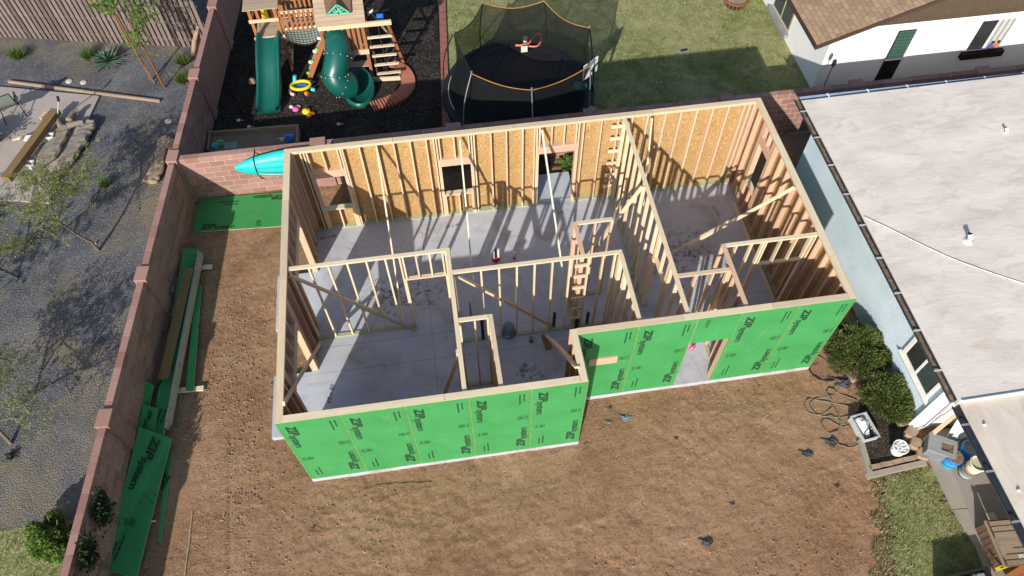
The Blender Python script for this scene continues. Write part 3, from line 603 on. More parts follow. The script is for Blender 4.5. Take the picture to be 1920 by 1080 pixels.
def panel(O, U, Nn, a, b, holes, name='sheathing_panel', z0=0.0, z1=3.062, parent=house, T=0.011, border=0.006):
    """one sheet between a and b along the wall; green outside, bare strand board inside, openings cut out"""
    us = sorted(set([a, b]+[x for h in holes for x in h[:2] if a < x < b])); vs_ = sorted(set([z0, z1]+[x for h in holes for x in h[2:4] if z0 < x < z1]))
    ins = lambda u, v: any(h[0] < u < h[1] and h[2] < v < h[3] for h in holes)
    mb = MB(); P3 = lambda u, v, w: tuple(O+U*u+Vector((0, 0, v))+Nn*w)
    for i in range(len(us)-1):
        for j in range(len(vs_)-1):
            if ins((us[i]+us[i+1])/2, (vs_[j]+vs_[j+1])/2): continue
            u0, u1, v0, v1 = us[i], us[i+1], vs_[j], vs_[j+1]
            l, r = (border if u0 == a else 0), (border if u1 == b else 0)
            mb.add([P3(u0+l, v0, 0), P3(u1-r, v0, 0), P3(u1-r, v1, 0), P3(u0+l, v1, 0)], [(0, 1, 2, 3)], 0)
            for q0, q1 in ((u0, u0+l), (u1-r, u1)):
                if q1 > q0: mb.add([P3(q0, v0, 0), P3(q1, v0, 0), P3(q1, v1, 0), P3(q0, v1, 0)], [(0, 1, 2, 3)], 3)
            mb.add([P3(u0, v0, -T), P3(u1, v0, -T), P3(u1, v1, -T), P3(u0, v1, -T)], [(3, 2, 1, 0)], 1)
            for (pa, pb, du, dv) in (((u0, v0), (u1, v0), 0, -1), ((u1, v0), (u1, v1), 1, 0), ((u1, v1), (u0, v1), 0, 1), ((u0, v1), (u0, v0), -1, 0)):
                cu, cv = (pa[0]+pb[0])/2+du*0.004, (pa[1]+pb[1])/2+dv*0.004
                if a < cu < b and z0 < cv < z1 and not ins(cu, cv): continue
                mb.add([P3(*pa, 0), P3(*pa, -T), P3(*pb, -T), P3(*pb, 0)], [(0, 1, 2, 3)], 2)
    X = U; Rm = Matrix.Translation(O+U*a)
    return mb.build(name, ['sheathing_green', 'osb', 'paleedge', 'seam'], parent, at=O+U*a)
def ext_wall(O, U, Nn, ln, seams, holes, lettered=True):
    O, U, Nn = Vector(O), Vector(U), Vector(Nn)
    for a, b in zip(seams[:-1], seams[1:]):
        p = panel(O, U, Nn, a+0.001, b-0.001, holes)
        if lettered:
            if any(h[0] < b and h[1] > a for h in holes):       # the cut sheet over the door keeps the tail of its mark
                v, f = txt('stem', 0.17); mb = MB(); mb.add([(x, y, 0) for x, y, z in v], f); q = O+U*(a+0.2)+Vector((0, 0, 2.98))+Nn*0.0025; Z = Vector((0, 0, 1))
                mb.build('printed_lettering', 'ink', p, M4=Matrix(((0, U.x, Nn.x, q.x), (0, U.y, Nn.y, q.y), (-1, 0, 0, q.z), (0, 0, 0, 1))))
            else: print_panel(p, O, U, Nn, b-a, HZ, a)
def studs_for(ln, holes, extra=(), step=0.406, first=0.019):
    us = []; u = first
    while u < ln-0.06: us.append(u); u += step
    us.append(ln-0.019); us += list(extra)
    return [u for u in us if not any(h[0]-0.06 < u < h[1]+0.06 for h in holes)]
def frame(name, C0, U, ln, d, top, holes=(), us=None, extra=(), mat='fir', double=True, joints=(), bottom='treated', kings=2, step=0.406):
    """a stud wall whose centre line runs from C0 along U"""
    C0, U = Vector((*C0, 0)), Vector((*U, 0)); S = 0.038; dr = lambda u, z: C0+U*u+Vector((0, 0, z))
    zt = top-(2*S if double else S); zb = SL+S
    root = MB(); segs = []; u = 0.0
    for h in sorted([h for h in holes if h[2] <= SL+0.05]): segs.append((u, h[0])); u = h[1]
    segs.append((u, ln)); V = U.orthogonal()
    for a, b in segs:
        if b-a > 0.05: root.bar(dr(a, SL+S/2), dr(b, SL+S/2), S, d)
    w = root.build('stud_wall', bottom, house, at=dr(0, SL))
    cuts = [0]+list(joints)+[ln]
    for a, b in zip(cuts[:-1], cuts[1:]): lumber('top_plate', dr(a, top-S/2), dr(b-0.007, top-S/2), S, d, 'plate' if d > 0.1 else mat, w)
    if double: lumber('top_plate', dr(0, top-1.5*S-0.0005), dr(ln, top-1.5*S-0.0005), S-0.001, d-0.004, mat, w)
    for u in (us if us is not None else studs_for(ln, holes, extra, step)):
        lumber('stud', dr(u, zb), dr(u, zt), S, d-0.004, mat, w, xdir=U)
    for h in holes:
        u0, u1, v0, v1 = h[:4]; hd = h[4] if len(h) > 4 else 0.24
        for e, sg in ((u0, -1), (u1, 1)):
            lumber('jack_stud', dr(e+sg*S/2, zb), dr(e+sg*S/2, v1), S, d-0.002, mat, w, xdir=U)
            for k in range(1, kings): lumber('king_stud', dr(e+sg*(S/2+k*(S+0.001)), zb), dr(e+sg*(S/2+k*(S+0.001)), zt), S, d-0.004, mat, w, xdir=U)
        if hd: lumber('header', dr(u0-S, v1+hd/2), dr(u1+S, v1+hd/2), hd, d-0.003, 'pinkfir' if hd > 0.1 else mat, w)
        n = max(1, int((u1-u0)/0.406)); xs = [u0+(u1-u0)*(k+1)/(n+1) for k in range(n)]
        if zt-v1-hd > 0.12:
            for x in xs+[u0+0.01, u1-0.01]: lumber('cripple_stud', dr(x, v1+hd), dr(x, zt), S, d-0.006, mat, w, xdir=U)
        if v0 > SL+0.2:
            lumber('window_sill', dr(u0, v0-S/2), dr(u1, v0-S/2), S, d, 'spruce', w)
            for x in xs+[u0+0.02, u1-0.02]: lumber('cripple_stud', dr(x, zb), dr(x, v0-S), S, d-0.006, mat, w, xdir=U)
    return w
# openings: (u0, u1, z0, z1)
B_H = [(0.50, 1.25, 0.86, 2.07), (3.69, 4.44, 0.90, 2.00), (6.20, 7.15, 0.0, 2.06)]
L_H = [(1.15, 2.70, 0.0, 2.06), (4.05, 5.63, 0.0, 2.06)]
R_H = [(5.66-SS, 6.24-SS, 1.00, 2.36)]
F_H = [(8.50-W1, 9.36-W1, 0.0, 2.04)]
ext_wall((0, 0, 0), (1, 0, 0), (0, -1, 0), W1, [0, 1.22, 2.44, 3.66, 4.88, W1], [])
ext_wall((W1, 0.012, 0), (0, 1, 0), (1, 0, 0), SS-0.024, [0, SS-0.024], [], False)
ext_wall((W1, SS, 0), (1, 0, 0), (0, -1, 0), WW-W1, [0.001, 1.26, 2.495, 3.43, 4.65, WW-W1], F_H)
ext_wall((WW, SS+0.012, 0), (0, 1, 0), (1, 0, 0), DD-SS-0.024, [0, 1.22, 2.44, 3.66, 4.88, DD-SS-0.024], R_H, False)
ext_wall((0, DD, 0), (1, 0, 0), (0, 1, 0), WW, [0, 1.22, 2.44, 3.66, 4.88, 6.1, 7.32, 8.54, 9.76, 10.98, WW], B_H, False)
ext_wall((0, 0.012, 0), (0, 1, 0), (-1, 0, 0), DD-0.024, [0, 1.22, 2.44, 3.66, 4.88, 6.1, DD-0.024], [(a-0.012, b-0.012, c, e) for a, b, c, e in L_H], False)
# header sheet over the front door carries its own mark; odd doubled marks by the inner corner
EO = 0.012+0.07                                           # centre of the 2x6 framing behind the sheathing
frame('w', (0.152, EO), (1, 0), W1-0.304, 0.138, HZ, mat='fir', joints=(3.05,))
frame('w', (W1-EO, 0.013), (0, 1), SS+0.135, 0.138, HZ, mat='pinkfir')
frame('w', (W1-EO+0.07, SS+EO), (1, 0), WW-W1-0.152+EO-0.07, 0.138, HZ, [(a+EO-0.07, b+EO-0.07, c, e) for a, b, c, e in F_H], mat='fir', joints=(2.2, 4.1), kings=3)
frame('w', (WW-EO, SS+0.013), (0, 1), DD-SS-0.026, 0.138, HZ, [(a-0.013, b-0.013, c, e) for a, b, c, e in R_H], mat='pinkfir', joints=(1.1, 4.75), kings=3)
frame('w', (0.152, DD-EO), (1, 0), WW-0.304, 0.138, HZ, [(a-0.152, b-0.152, c, e) for a, b, c, e in B_H], mat='fir', joints=(2.45, 5.4, 8.9),
      us=[u-0.152 for u in (0.17, 0.36, 1.36, 1.77, 2.19, 2.60, 3.0, 3.39, 3.57, 4.56, 4.98, 5.37, 5.78, 6.08, 7.32, 7.77, 8.19, 8.31, 8.55, 8.94, 9.39, 9.79, 10.2, 10.61, 11.02, 11.43, 11.57, 11.69)])
frame('w', (EO, 0.013), (0, 1), DD-0.026, 0.138, HZ, [(a-0.013, b-0.013, c, e) for a, b, c, e in L_H], mat='pinkfir', joints=(3.3, 5.5), kings=3)
# partitions
IT = 3.03; ID = 0.09
frame('w', (0.152, 3.60), (1, 0), 3.50, ID, IT, [(2.44, 3.33, 0.0, 2.10, 0.04)], us=[u-0.152 for u in (0.17, 0.591, 1.006, 1.411, 1.821, 2.23, 2.536, 3.54, 3.63)], mat='spruce', double=False, kings=1)
frame('w', (3.595, 0.152), (0, 1), 3.40, ID, IT, mat='spruce', double=False, us=[0.02, 0.43, 0.84, 1.62, 1.70, 2.74, 2.84, 3.2, 3.36], bottom='treated')
frame('w', (3.642, 2.99), (1, 0), 3.706, ID, IT, us=[u-3.642 for u in (3.66, 4.251, 4.64, 5.029, 5.42, 5.813, 6.206, 6.616, 6.938, 7.20, 7.30)], mat='spruce', double=False)
frame('w', (7.305, 1.21), (0, 1), 1.73, ID, IT, mat='spruce', double=False, us=[0.02, 0.38, 0.46, 0.84, 1.2, 1.28, 1.62, 1.70])
frame('w', (6.53, 3.905), (1, 0), 0.81, ID, IT, mat='fir', double=False, us=[0.02, 0.42, 0.79])
frame('w', (6.485, 3.038), (0, 1), 0.912, ID, IT, mat='pinkfir', double=False, us=[0.02, 0.1, 0.5, 0.81, 0.89])
frame('w', (8.325, 1.21), (0, 1), 5.785, ID, IT, [(1.35, 2.15, 0.0, 2.10, 0.04)], mat='spruce', double=False, joints=(3.2,), kings=2)
frame('w', (8.372, 2.185), (1, 0), 1.145, ID, IT, mat='fir', double=False, us=[0.02, 0.4, 0.78, 1.1])
frame('w', (9.565, 1.21), (0, 1), 1.65, ID, IT, mat='pinkfir', double=False, us=[0.02, 0.1, 0.4, 0.8, 1.0, 1.2, 1.62])
frame('w', (9.612, 2.815), (1, 0), 2.09, ID, IT, [(0.92, 1.98, 0.0, 2.10, 0.04)], us=[0.25, 0.60, 0.86, 2.06], mat='spruce', double=False, kings=1)
frame('w', (3.642, 1.78), (1, 0), 0.615, ID, IT, us=[0.02, 0.33, 0.6], mat='spruce', double=False)
frame('w', (4.305, 0.152), (0, 1), 1.675, ID, IT, us=[0.02, 0.42, 0.82, 1.22, 1.5, 1.65], mat='spruce', double=False)
for z in (0.5, 0.95, 1.4, 1.85, 2.3, 2.72):                # ladder blocking where partitions meet
    lumber('blocking', (6.31, 2.955, z), (6.60, 2.955, z), 0.088, 0.038, 'fir', house)
    lumber('blocking', (8.02, DD-0.17, z+0.05), (8.30, DD-0.17, z+0.05), 0.088, 0.038, 'spruce', house)
# braces nailed across the frame
def brace(a, b, mat, w=0.09, d=0.038, xdir=None): lumber('brace', a, b, d, w, mat, house, xdir)
a, b = aty(541.5, 516, 3.51), atz(778, 612, 0.07); b.y = 3.50
brace(a, a.lerp(b, 0.66), 'fir', xdir=(0, 1, 0)); a2, b2 = a.lerp(b, 0.50), b; brace(a2-Vector((0, 0.04, 0)), b2-Vector((0, 0.04, 0)), 'treated', xdir=(0, 1, 0))
brace(atx(532, 757, 0.19), atx(601, 642, 0.19), 'fir', xdir=(1, 0, 0))
for (tx, ty), (bx, by), mt in (((706, 276), (757, 612), 'spruce'), ((862, 262), (893, 590), 'greenbrace'), ((1016, 244), (1063, 566), 'greenbrace'), ((1222, 222), (1190, 542), 'spruce')):
    p = aty(tx, ty, DD-0.19); q = atz(bx, by, 0.06); brace(p, q, mt, xdir=(1, 0, 0))
p = atz(1208, 349, 2.93); p.x = 8.26; q = atz(1088, 497, 0.06); brace(p, q, 'spruce', xdir=(0, 1, 0)); brace(p.lerp(q, 0.45)+Vector((0, -0.04, 0)), p.lerp(q, 0.98)+Vector((0, -0.04, 0)), 'spruce', xdir=(0, 1, 0))
p = atx(1490, 351, 11.69); q = atz(1184, 519, 0.08); m_ = p.lerp(q, 0.36); brace(p, p.lerp(q, 0.62), 'spruce', xdir=(0, 1, 0)); brace(m_+Vector((0, 0.04, 0)), q+Vector((0, 0.04, 0)), 'spruce', xdir=(0, 1, 0))
p = aty(862, 519, 3.06); q = aty(1035, 611, 3.06); brace(p, q, 'fir', xdir=(0, 1, 0))
p = atz(1024, 628, 0.06); q = atx(1082, 689, 5.82); brace(p, q, 'spruce', xdir=(0, 1, 0)); brace(p.lerp(q, 0.25)+Vector((0.0, 0.045, 0)), p.lerp(q, 0.85)+Vector((0.0, 0.045, 0)), 'fir', xdir=(0, 1, 0))
brace((3.52, 1.35, 2.15), (2.95, 1.30, 0.06), 'fir', xdir=(0, 1, 0)); lumber('blocking', (3.53, 1.30, 0.08), (3.53, 1.30, 2.6), 0.038, 0.09, 'spruce', house)
lumber('door_sill', (11.62, 2.95, 0.075), (11.62, 6.2, 0.075), 0.04, 0.09, 'spruce', house)
lumber('blocking', (6.30, SS-0.022, 1.83), (6.92, SS-0.022, 1.83), 0.28, 0.038, 'pinkfir', house)
# pipes standing out of the slab
def pipe(name, px, r, h, mat, tape=None):
    p = atz(*px, SL); mb = MB(); mb.tube([p-Vector((0, 0, 0.02)), p+Vector((0, 0, h))], r, 12, 0)
    o = mb.build(name, mat, house)
    if tape:
        MB().tube([p+Vector((0, 0, h*0.12)), p+Vector((0, 0, h*0.42))], r*1.25, 12, 0).build('tape', tape, o)
    return o
pipe('drain_pipe', (1038, 612), 0.04, 0.62, 'abs'); pipe('drain_pipe', (1100, 607), 0.04, 0.52, 'abs'); pipe('drain_pipe', (1080, 618), 0.05, 0.45, 'abs')
pipe('drain_pipe', (906, 635), 0.04, 0.95, 'abs'); pipe('drain_pipe', (884, 600), 0.03, 0.8, 'grey')
pipe('drain_pipe', (996, 640), 0.055, 0.16, 'bluegrey')
for px, h, mt in (((926, 492), 0.5, 'offwhite'), ((930, 491), 0.55, 'black'), ((935, 490), 0.52, 'offwhite'), ((964, 486), 0.32, 'offwhite')): pipe('pipe_stub', px, 0.035, h, mt, 'red')
# handwriting in marker on the slab
def scrawl(px, body, size, rot):
    v, f = txt(body, size, 0.0, 0.2); p = atz(*px, SL+0.003); mb = MB(); mb.add([(x, y, 0) for x, y, z in v], f)
    mb.build('marker_note', 'ink', house, M4=Matrix.Translation(p) @ Matrix.Rotation(rot, 4, 'Z'))
scrawl((620, 757), '60 x 80', 0.16, 1.35); scrawl((600, 450), '30 x 48', 0.14, 0.1); scrawl((835, 428), '30 x 44', 0.13, 0.1)
scrawl((1045, 402), '3-0', 0.13, 0.1); scrawl((1352, 405), '24 x 54', 0.13, 1.75)
# things standing about in the frame
b0 = atz(954, 626, SL); bk = thing('bucket', b0, 'grey upside-down bucket standing among the studs on the slab', 'bucket')
MB().lathe(b0, [(0.165, 0.0), (0.17, 0.02), (0.16, 0.03), (0.135, 0.37), (0.128, 0.38), (0.0, 0.382)], 20).build('body', 'bluegrey', bk); MB().lathe(b0, [(0.176, 0.015), (0.178, 0.05), (0.165, 0.055)], 20).build('rim', 'grey', bk)
l0 = atz(950, 620, SL+0.14); MB().box(l0.x-0.03, b0.y-0.166, SL+0.12, l0.x+0.03, b0.y-0.158, SL+0.19).build('sticker', 'offwhite', bk)
p = atz(1028, 641, SL); lb = thing('loose_board', p, 'short board lying on the slab beside the drain pipes', 'board')
lumber('plank', atz(1020, 627, SL+0.02), atz(1030, 654, SL+0.02), 0.038, 0.16, 'beamwood', lb)
MB().box(p.x-0.015, p.y-0.1, SL+0.039, p.x+0.015, p.y-0.07, SL+0.05).build('nail_plate', 'steel', lb)
p = atz(1294, 654, SL); rl = thing('tape_reel', p, 'pink reel of mason line standing inside the front door opening', 'reel')
MB().lathe((0, 0, 0), [(0, -0.05), (0.105, -0.05), (0.105, -0.042), (0.06, -0.04), (0.06, 0.04), (0.105, 0.042), (0.105, 0.05), (0, 0.05)], 20).build('spool', 'pink', rl, M4=Matrix.Translation(p+Vector((0, 0, 0.106))) @ Matrix.Rotation(math.pi/2, 4, 'X') @ Matrix.Rotation(0.4, 4, 'Y'))
MB().lathe((0, 0, 0), [(0, -0.055), (0.03, -0.055), (0.03, 0.058), (0, 0.058)], 12).build('hub', 'palepink', rl, M4=Matrix.Translation(p+Vector((0, 0, 0.106))) @ Matrix.Rotation(math.pi/2, 4, 'X') @ Matrix.Rotation(0.4, 4, 'Y'))

# ================================================================== sheets and lumber along the long wall
def flat_panel(name, label, c4, z, th, group=None, logo=True, tilt=None, mats=('sheathing_green', 'osb', 'paleedge')):
    """a cut sheet lying on its four ground corners (near-left first, counter-clockwise); zs gives each corner's height"""
    zs = z if isinstance(z, (list, tuple)) else [z]*4
    top = [Vector((x, y, h)) for (x, y), h in zip(c4, zs)]; c = sum(top, Vector())/4
    root = thing(name, (c.x, c.y, min(zs)-th), label, 'sheet', group)
    mb = MB(); bot = [p-Vector((0, 0, th)) for p in top]
    mb.add(top, [(0, 1, 2), (0, 2, 3)], 0); mb.add(bot, [(2, 1, 0), (3, 2, 0)], 1); vs = top+bot
    mb.add(vs, [(0, 4, 5, 1), (1, 5, 6, 2), (2, 6, 7, 3), (3, 7, 4, 0)], 2)
    mb.build('board', list(mats), root); return root, top
def logo_on(root, top, fu, fv, rot, kind='logo', k=1.0):
    U = (top[1]-top[0]).normalized(); Nn = U.cross(top[3]-top[0]).normalized(); V = Nn.cross(U)
    p = top[0]+(top[1]-top[0])*fu+(top[3]-top[0])*fv
    X = U*math.cos(rot)+V*math.sin(rot); Y = -U*math.sin(rot)+V*math.cos(rot); q = p+Nn*0.004
    o = inst(MK[kind].name.split('.')[0], MK[kind], Matrix(((X.x*k, Y.x*k, Nn.x, q.x), (X.y*k, Y.y*k, Nn.y, q.y), (X.z*k, Y.z*k, Nn.z, q.z), (0, 0, 0, 1))), root)
    if kind != 'logo': o['kind'] = 'stuff'
SG = 'sheathing offcuts by the long wall'
r, t4 = flat_panel('sheathing_sheet', 'green sheet lying flat below the kayak in the wall corner', [(-3.31, 7.57), (-0.20, 7.37), (-0.22, 8.62), (-3.22, 8.80)], GZ+0.045, 0.02)
logo_on(r, t4, 0.07, 0.07, 0, 'logo', 0.88); logo_on(r, t4, 0.78, 0.93, math.pi, 'logo', 0.88); logo_on(r, t4, 0.36, 0.84, math.pi, 'fine', 1.2); logo_on(r, t4, 0.55, 0.12, 0, 'stamp', 0.9)
def G2(px, z): p = atz(*px, z); return (p.x, p.y)
r, t4 = flat_panel('sheathing_sheet', 'big green sheet leaning on the pile, nearest the camera by the long wall', [G2((192, 1068), 0.02), G2((256, 1084), 0.02), G2((322, 822), 0.16), G2((261, 800), 0.36)], [0.02, 0.02, 0.16, 0.36], 0.018, SG)
logo_on(r, t4, 0.50, 0.95, -math.pi/2, 'logo', 1.15); logo_on(r, t4, 0.42, 0.36, math.pi/2+math.pi, 'stamp'); logo_on(r, t4, 0.28, 0.07, math.pi/2, 'fine', 1.2)
r, t4 = flat_panel('sheathing_sheet', 'green offcut standing against the wall behind the pile', [G2((245, 826), 0.0), G2((262, 832), 0.0), (-3.62, 2.72), (-3.93, 2.92)], [0.0, 0.0, 0.30, 0.42], 0.012, SG)
r, t4 = flat_panel('sheathing_sheet', 'small green offcut with torn top edge under the big leaning sheet', [G2((255, 820), 0.14), G2((288, 826), 0.14), G2((296, 766), 0.24), G2((268, 757), 0.30)], [0.14, 0.14, 0.24, 0.30], 0.012, SG)
logo_on(r, t4, 0.45, 0.85, -math.pi/2, 'logo', 0.5)
# the bundle: green sheets below, a long beam pack on the right, a bare board on top
r, t4 = flat_panel('sheathing_sheet', 'long green sheets piled under the bare board along the wall', [G2((283, 812), 0.10), G2((306, 815), 0.10), G2((370, 466), 0.14), G2((344, 466), 0.20)], [0.10, 0.10, 0.14, 0.20], 0.05, SG)
logo_on(r, t4, 0.35, 0.35, -math.pi/2, 'logo', 0.85); logo_on(r, t4, 0.55, 0.68, -math.pi/2, 'logo', 0.85); logo_on(r, t4, 0.5, 0.12, -math.pi/2, 'fine', 1.1)
pk = thing('beam_bundle', atz(340, 640, GZ), 'long pale edge-stacked beams lying beside the green sheets', 'beams')
a, b = Vector((*G2((309, 800), 0.22), 0.0)), Vector((*G2((372, 470), 0.22), 0.0))
for k in range(3):
    o = Vector((0.034*k, 0.0, 0)); lumber('beam', a+o+Vector((0, 0.05*k, 0.22-0.09)), b+o+Vector((0, -0.03*k, 0.22-0.09)), 0.19-0.015*k, 0.032, 'lvl', pk)
ob = thing('bare_board', atz(330, 600, 0.2), 'bare brown strand board strip on top of the green pile', 'board')
lumber('plank', (*G2((306, 711), 0.27), 0.27), (*G2((354, 503), 0.30), 0.30), 0.02, 0.24, 'beamwood', ob)
MB().box(*G2((329, 610), 0.3), 0.292, G2((329, 610), 0.3)[0]+0.02, G2((329, 610), 0.3)[1]+0.02, 0.30).build('nail', 'steel', ob)
r, t4 = flat_panel('sheathing_strip', 'narrow green strip lying on the cross boards at the pile', [G2((348, 733), 0.0), G2((363, 733), 0.0), G2((378, 533), 0.0), G2((367, 534), 0.0)], 0.0, 0.02, SG)
r, t4 = flat_panel('sheathing_strip', 'thin green strip lying on the dirt beside the big leaning sheet', [G2((297, 1016), GZ), G2((304, 1018), GZ), G2((325, 850), GZ), G2((315, 848), GZ)], GZ+0.05, 0.02, SG)
logo_on(r, t4, 0.25, 0.75, -math.pi/2, 'logo', 0.8)
for px0, px1, lb in (((330, 733), (382, 728), 'pale cross board under the lower end of the sheet pile'), ((366, 502), (398, 500), 'pale cross board under the upper end of the sheet pile'), ((340, 606), (374, 600), 'short block sticking out from under the middle of the pile')):
    p = atz(*px0, GZ+0.05); q = atz(*px1, GZ+0.05); o = thing('cross_board', (p+q)/2-Vector((0, 0, 0.05)), lb, 'board', 'boards under the sheet pile')
    lumber('plank', p, q, 0.05, 0.12 if px0[0] != 340 else 0.06, 'spruce', o)
    MB().box(q.x-0.06, q.y-0.01, GZ+0.077, q.x-0.05, q.y, GZ+0.083).build('nail', 'steel', o)
p = atx(320, 545, WX(4.6)+0.02); vb = thing('junction_box', (p.x, p.y, p.z-0.08), 'small grey box fixed to the block wall above the pile', 'box')
MB().box(p.x-0.02, p.y-0.08, p.z-0.08, p.x+0.08, p.y+0.08, p.z+0.06).build('box', 'bluegrey', vb); MB().box(p.x-0.02, p.y-0.09, p.z+0.061, p.x+0.09, p.y+0.09, p.z+0.07).build('lid', 'lightgrey', vb)
p = atz(286, 978, GZ); sp = thing('pipe_fitting', p, 'white plastic pipe fitting on the dirt beside the leaning sheet', 'fitting')
MB().tube([p+Vector((-0.08, 0, 0.03)), p+Vector((0.08, 0.0, 0.03))], 0.018, 8).build('pipe', 'white', sp); MB().tube([p+Vector((-0.07, 0, 0.0)), p+Vector((-0.07, 0, 0.09))], 0.026, 8).build('tee', 'white', sp)

# ================================================================== kayak strapped to the cross wall
def kayak():
    root = thing('kayak', (0.0, 8.6, 0.3), 'turquoise kayak strapped on its side to the reddish block wall', 'kayak')
    A, B = Vector((-1.78, 8.50, 1.24)), Vector((1.50, 8.48, 1.24)); up = Vector((0.0, 0.30, 1.0)).normalized(); ax = (B-A).normalized(); out = ax.cross(up).normalized()
    if out.y > 0: out = -out
    n, m = 25, 16; rows = []
    for i in range(n):
        t = i/(n-1); w = 0.40*max(0.0, math.sin(math.pi*(0.02+0.96*t)))**0.62; h = 0.17*max(0.03, math.sin(math.pi*(0.02+0.96*t)))**0.5; row = []
        for k in range(m):
            a = 2*math.pi*k/m; ca, sa = math.cos(a), math.sin(a); ridge = 0.012*math.cos(5*a)*(1 if sa > 0 else 0)
            row.append(A.lerp(B, t)+up*(w*ca)+out*((h+ridge)*(abs(sa)**0.8)*(1 if sa > 0 else -0.75)))
        rows.append(row+[row[0]])
    mb = MB(); mb.grid(rows, 0, True); mb.build('hull', 'kayak_plastic', root)
    mb = MB()
    for o in (0.16, -0.02, -0.2):
        pts = [A.lerp(B, t)+up*o*math.sin(math.pi*t)**0.6+out*(0.165*math.sin(math.pi*t)**0.5+0.004) for t in np.linspace(0.14, 0.86, 14)]; mb.tube(pts, 0.012, 6)
    mb.build('hull_ribs', 'kayak_dark', root)
    for t, mt in ((0.165, 'black'), (0.8, 'black')):
        mb = MB(); c = A.lerp(B, t); w = 0.40*math.sin(math.pi*t)**0.62; h = 0.17*math.sin(math.pi*t)**0.5
        pts = [c+up*(w*1.04*math.cos(a))+out*(h*1.08*math.sin(a)) for a in np.linspace(-0.35, math.pi+0.2, 14)]
        pts = [Vector((pts[0].x, 8.90, 1.47))]+pts; mb.tube(pts, 0.018, 6); e = pts[-1]; mb.tube([e, e+Vector((0.03, -0.06, -0.09)), e+Vector((0.10, -0.05, -0.14))], 0.02, 6); mb.build('strap', mt, root)
    for o in (0.27, -0.27):
        mb = MB(); mb.tube([A.lerp(B, t)+up*(o*math.sin(math.pi*t)**0.62)+out*(0.13*math.sin(math.pi*t)**0.5+0.02) for t in np.linspace(0.18, 0.82, 10)], 0.010, 6); mb.build('grab_line', 'steel', root)
kayak()
# planter box behind the wall
pb = thing('planter_box', (-1.8, 10.85, GZ), 'low weathered timber planter box beside the mulch, toys lying in it', 'planter')
lumber('side_board', (-3.10, 11.16, GZ+0.16), (-0.42, 11.06, GZ+0.16), 0.30, 0.05, 'oldwood', pb); lumber('side_board', (-3.02, 10.45, GZ+0.10), (-0.42, 10.36, GZ+0.10), 0.22, 0.05, 'oldwood', pb)
lumber('end_board', (-0.45, 10.38, GZ+0.15), (-0.45, 11.05, GZ+0.15), 0.28, 0.05, 'oldwood', pb); lumber('end_board', (-3.05, 10.45, GZ+0.15), (-3.05, 11.15, GZ+0.15), 0.28, 0.05, 'oldwood', pb)
MB().prism([(-3.0, 10.47), (-0.5, 10.40), (-0.5, 11.03), (-3.0, 11.12)], GZ-0.05, GZ+0.17).build('soil', 'base_earth', pb)
def bucket_toy(px, z, r, h, mat, label, cat='toy'):
    p = atz(*px, z); o = thing('toy_bucket', p, label, cat, 'toys in the planter box')
    MB().lathe(p, [(r*0.75, 0), (r, h), (r*0.93, h), (r*0.7, 0.02), (0, 0.02)], 14).build('pail', mat, o)
    MB().tube([p+Vector((r*math.cos(a), 0.0, h+r*0.7*math.sin(a))) for a in np.linspace(0, math.pi, 7)], 0.006, 5).build('handle', 'white', o)
bucket_toy((544, 264), 0.05, 0.13, 0.16, 'blue', 'blue toy bucket at the right end of the planter box'); bucket_toy((406, 278), 0.05, 0.10, 0.14, 'cyan', 'pale blue toy bucket at the left end of the planter box')
bucket_toy((416, 272), 0.05, 0.11, 0.12, 'lime', 'lime green toy bucket in the planter box')
p = atz(433, 274, 0.05); o = thing('toy_tub', p, 'grey shallow toy tub lying in the planter box', 'toy', 'toys in the planter box'); MB().box(p.x-0.15, p.y-0.1, 0.05, p.x+0.15, p.y+0.1, 0.08).build('base', 'grey', o)
mb = MB(); [mb.box(*q) for q in ((p.x-0.17, p.y-0.12, 0.0, p.x+0.17, p.y-0.10, 0.09), (p.x-0.17, p.y+0.1, 0.0, p.x+0.17, p.y+0.12, 0.09), (p.x-0.17, p.y-0.1, 0, p.x-0.15, p.y+0.1, 0.09), (p.x+0.15, p.y-0.1, 0, p.x+0.17, p.y+0.1, 0.09))]; mb.build('sides', 'lightgrey', o)
p = atz(530, 264, 0.05); o = thing('toy_figure', p, 'pale toy figure standing in the planter box', 'toy', 'toys in the planter box'); MB().lathe(p, [(0.06, 0), (0.07, 0.06), (0.03, 0.12), (0.0, 0.13)], 10).build('body', 'offwhite', o)
MB().tube([p+Vector((-0.13, 0, 0.12)), p+Vector((0, 0, 0.07)), p+Vector((0.13, 0.03, 0.13))], 0.018, 6).build('arms', 'offwhite', o)

# ================================================================== brick border between mulch and lawn
bb = thing('brick_border', (4.05, 12, GZ), 'straight red brick border dividing mulch from the lawn', 'border'); r_ = random.Random(3)
bm = MB().box(-0.115, -0.094, 0, 0.115, 0.094, 0.075).mesh('brick', 'redbrick'); y = 9.1
while y < 20:
    x = 3.72+(y-9.1)*0.073; inst('brick', bm, Matrix.Translation((x+0.155, y, GZ+0.004+r_.uniform(0, 0.012))) @ Matrix.Rotation(-0.073+r_.uniform(-0.04, 0.04), 4, 'Z'), bb); y += 0.2
tag(bb, kind=None)

# ================================================================== play set
ps = thing('play_set', (0.3, 14.0, GZ), 'cedar play set with two towers, rope bridge and green slides', 'play set')
g = GZ
def post(x, y, z1, z0=g, w=0.09): lumber('post', (x, y, z0), (x, y, z1), w, w, 'cedar', ps)
def plank(nm, a, b, w, d, mat='deck', xdir=None): return lumber(nm, a, b, w, d, mat, ps, xdir)
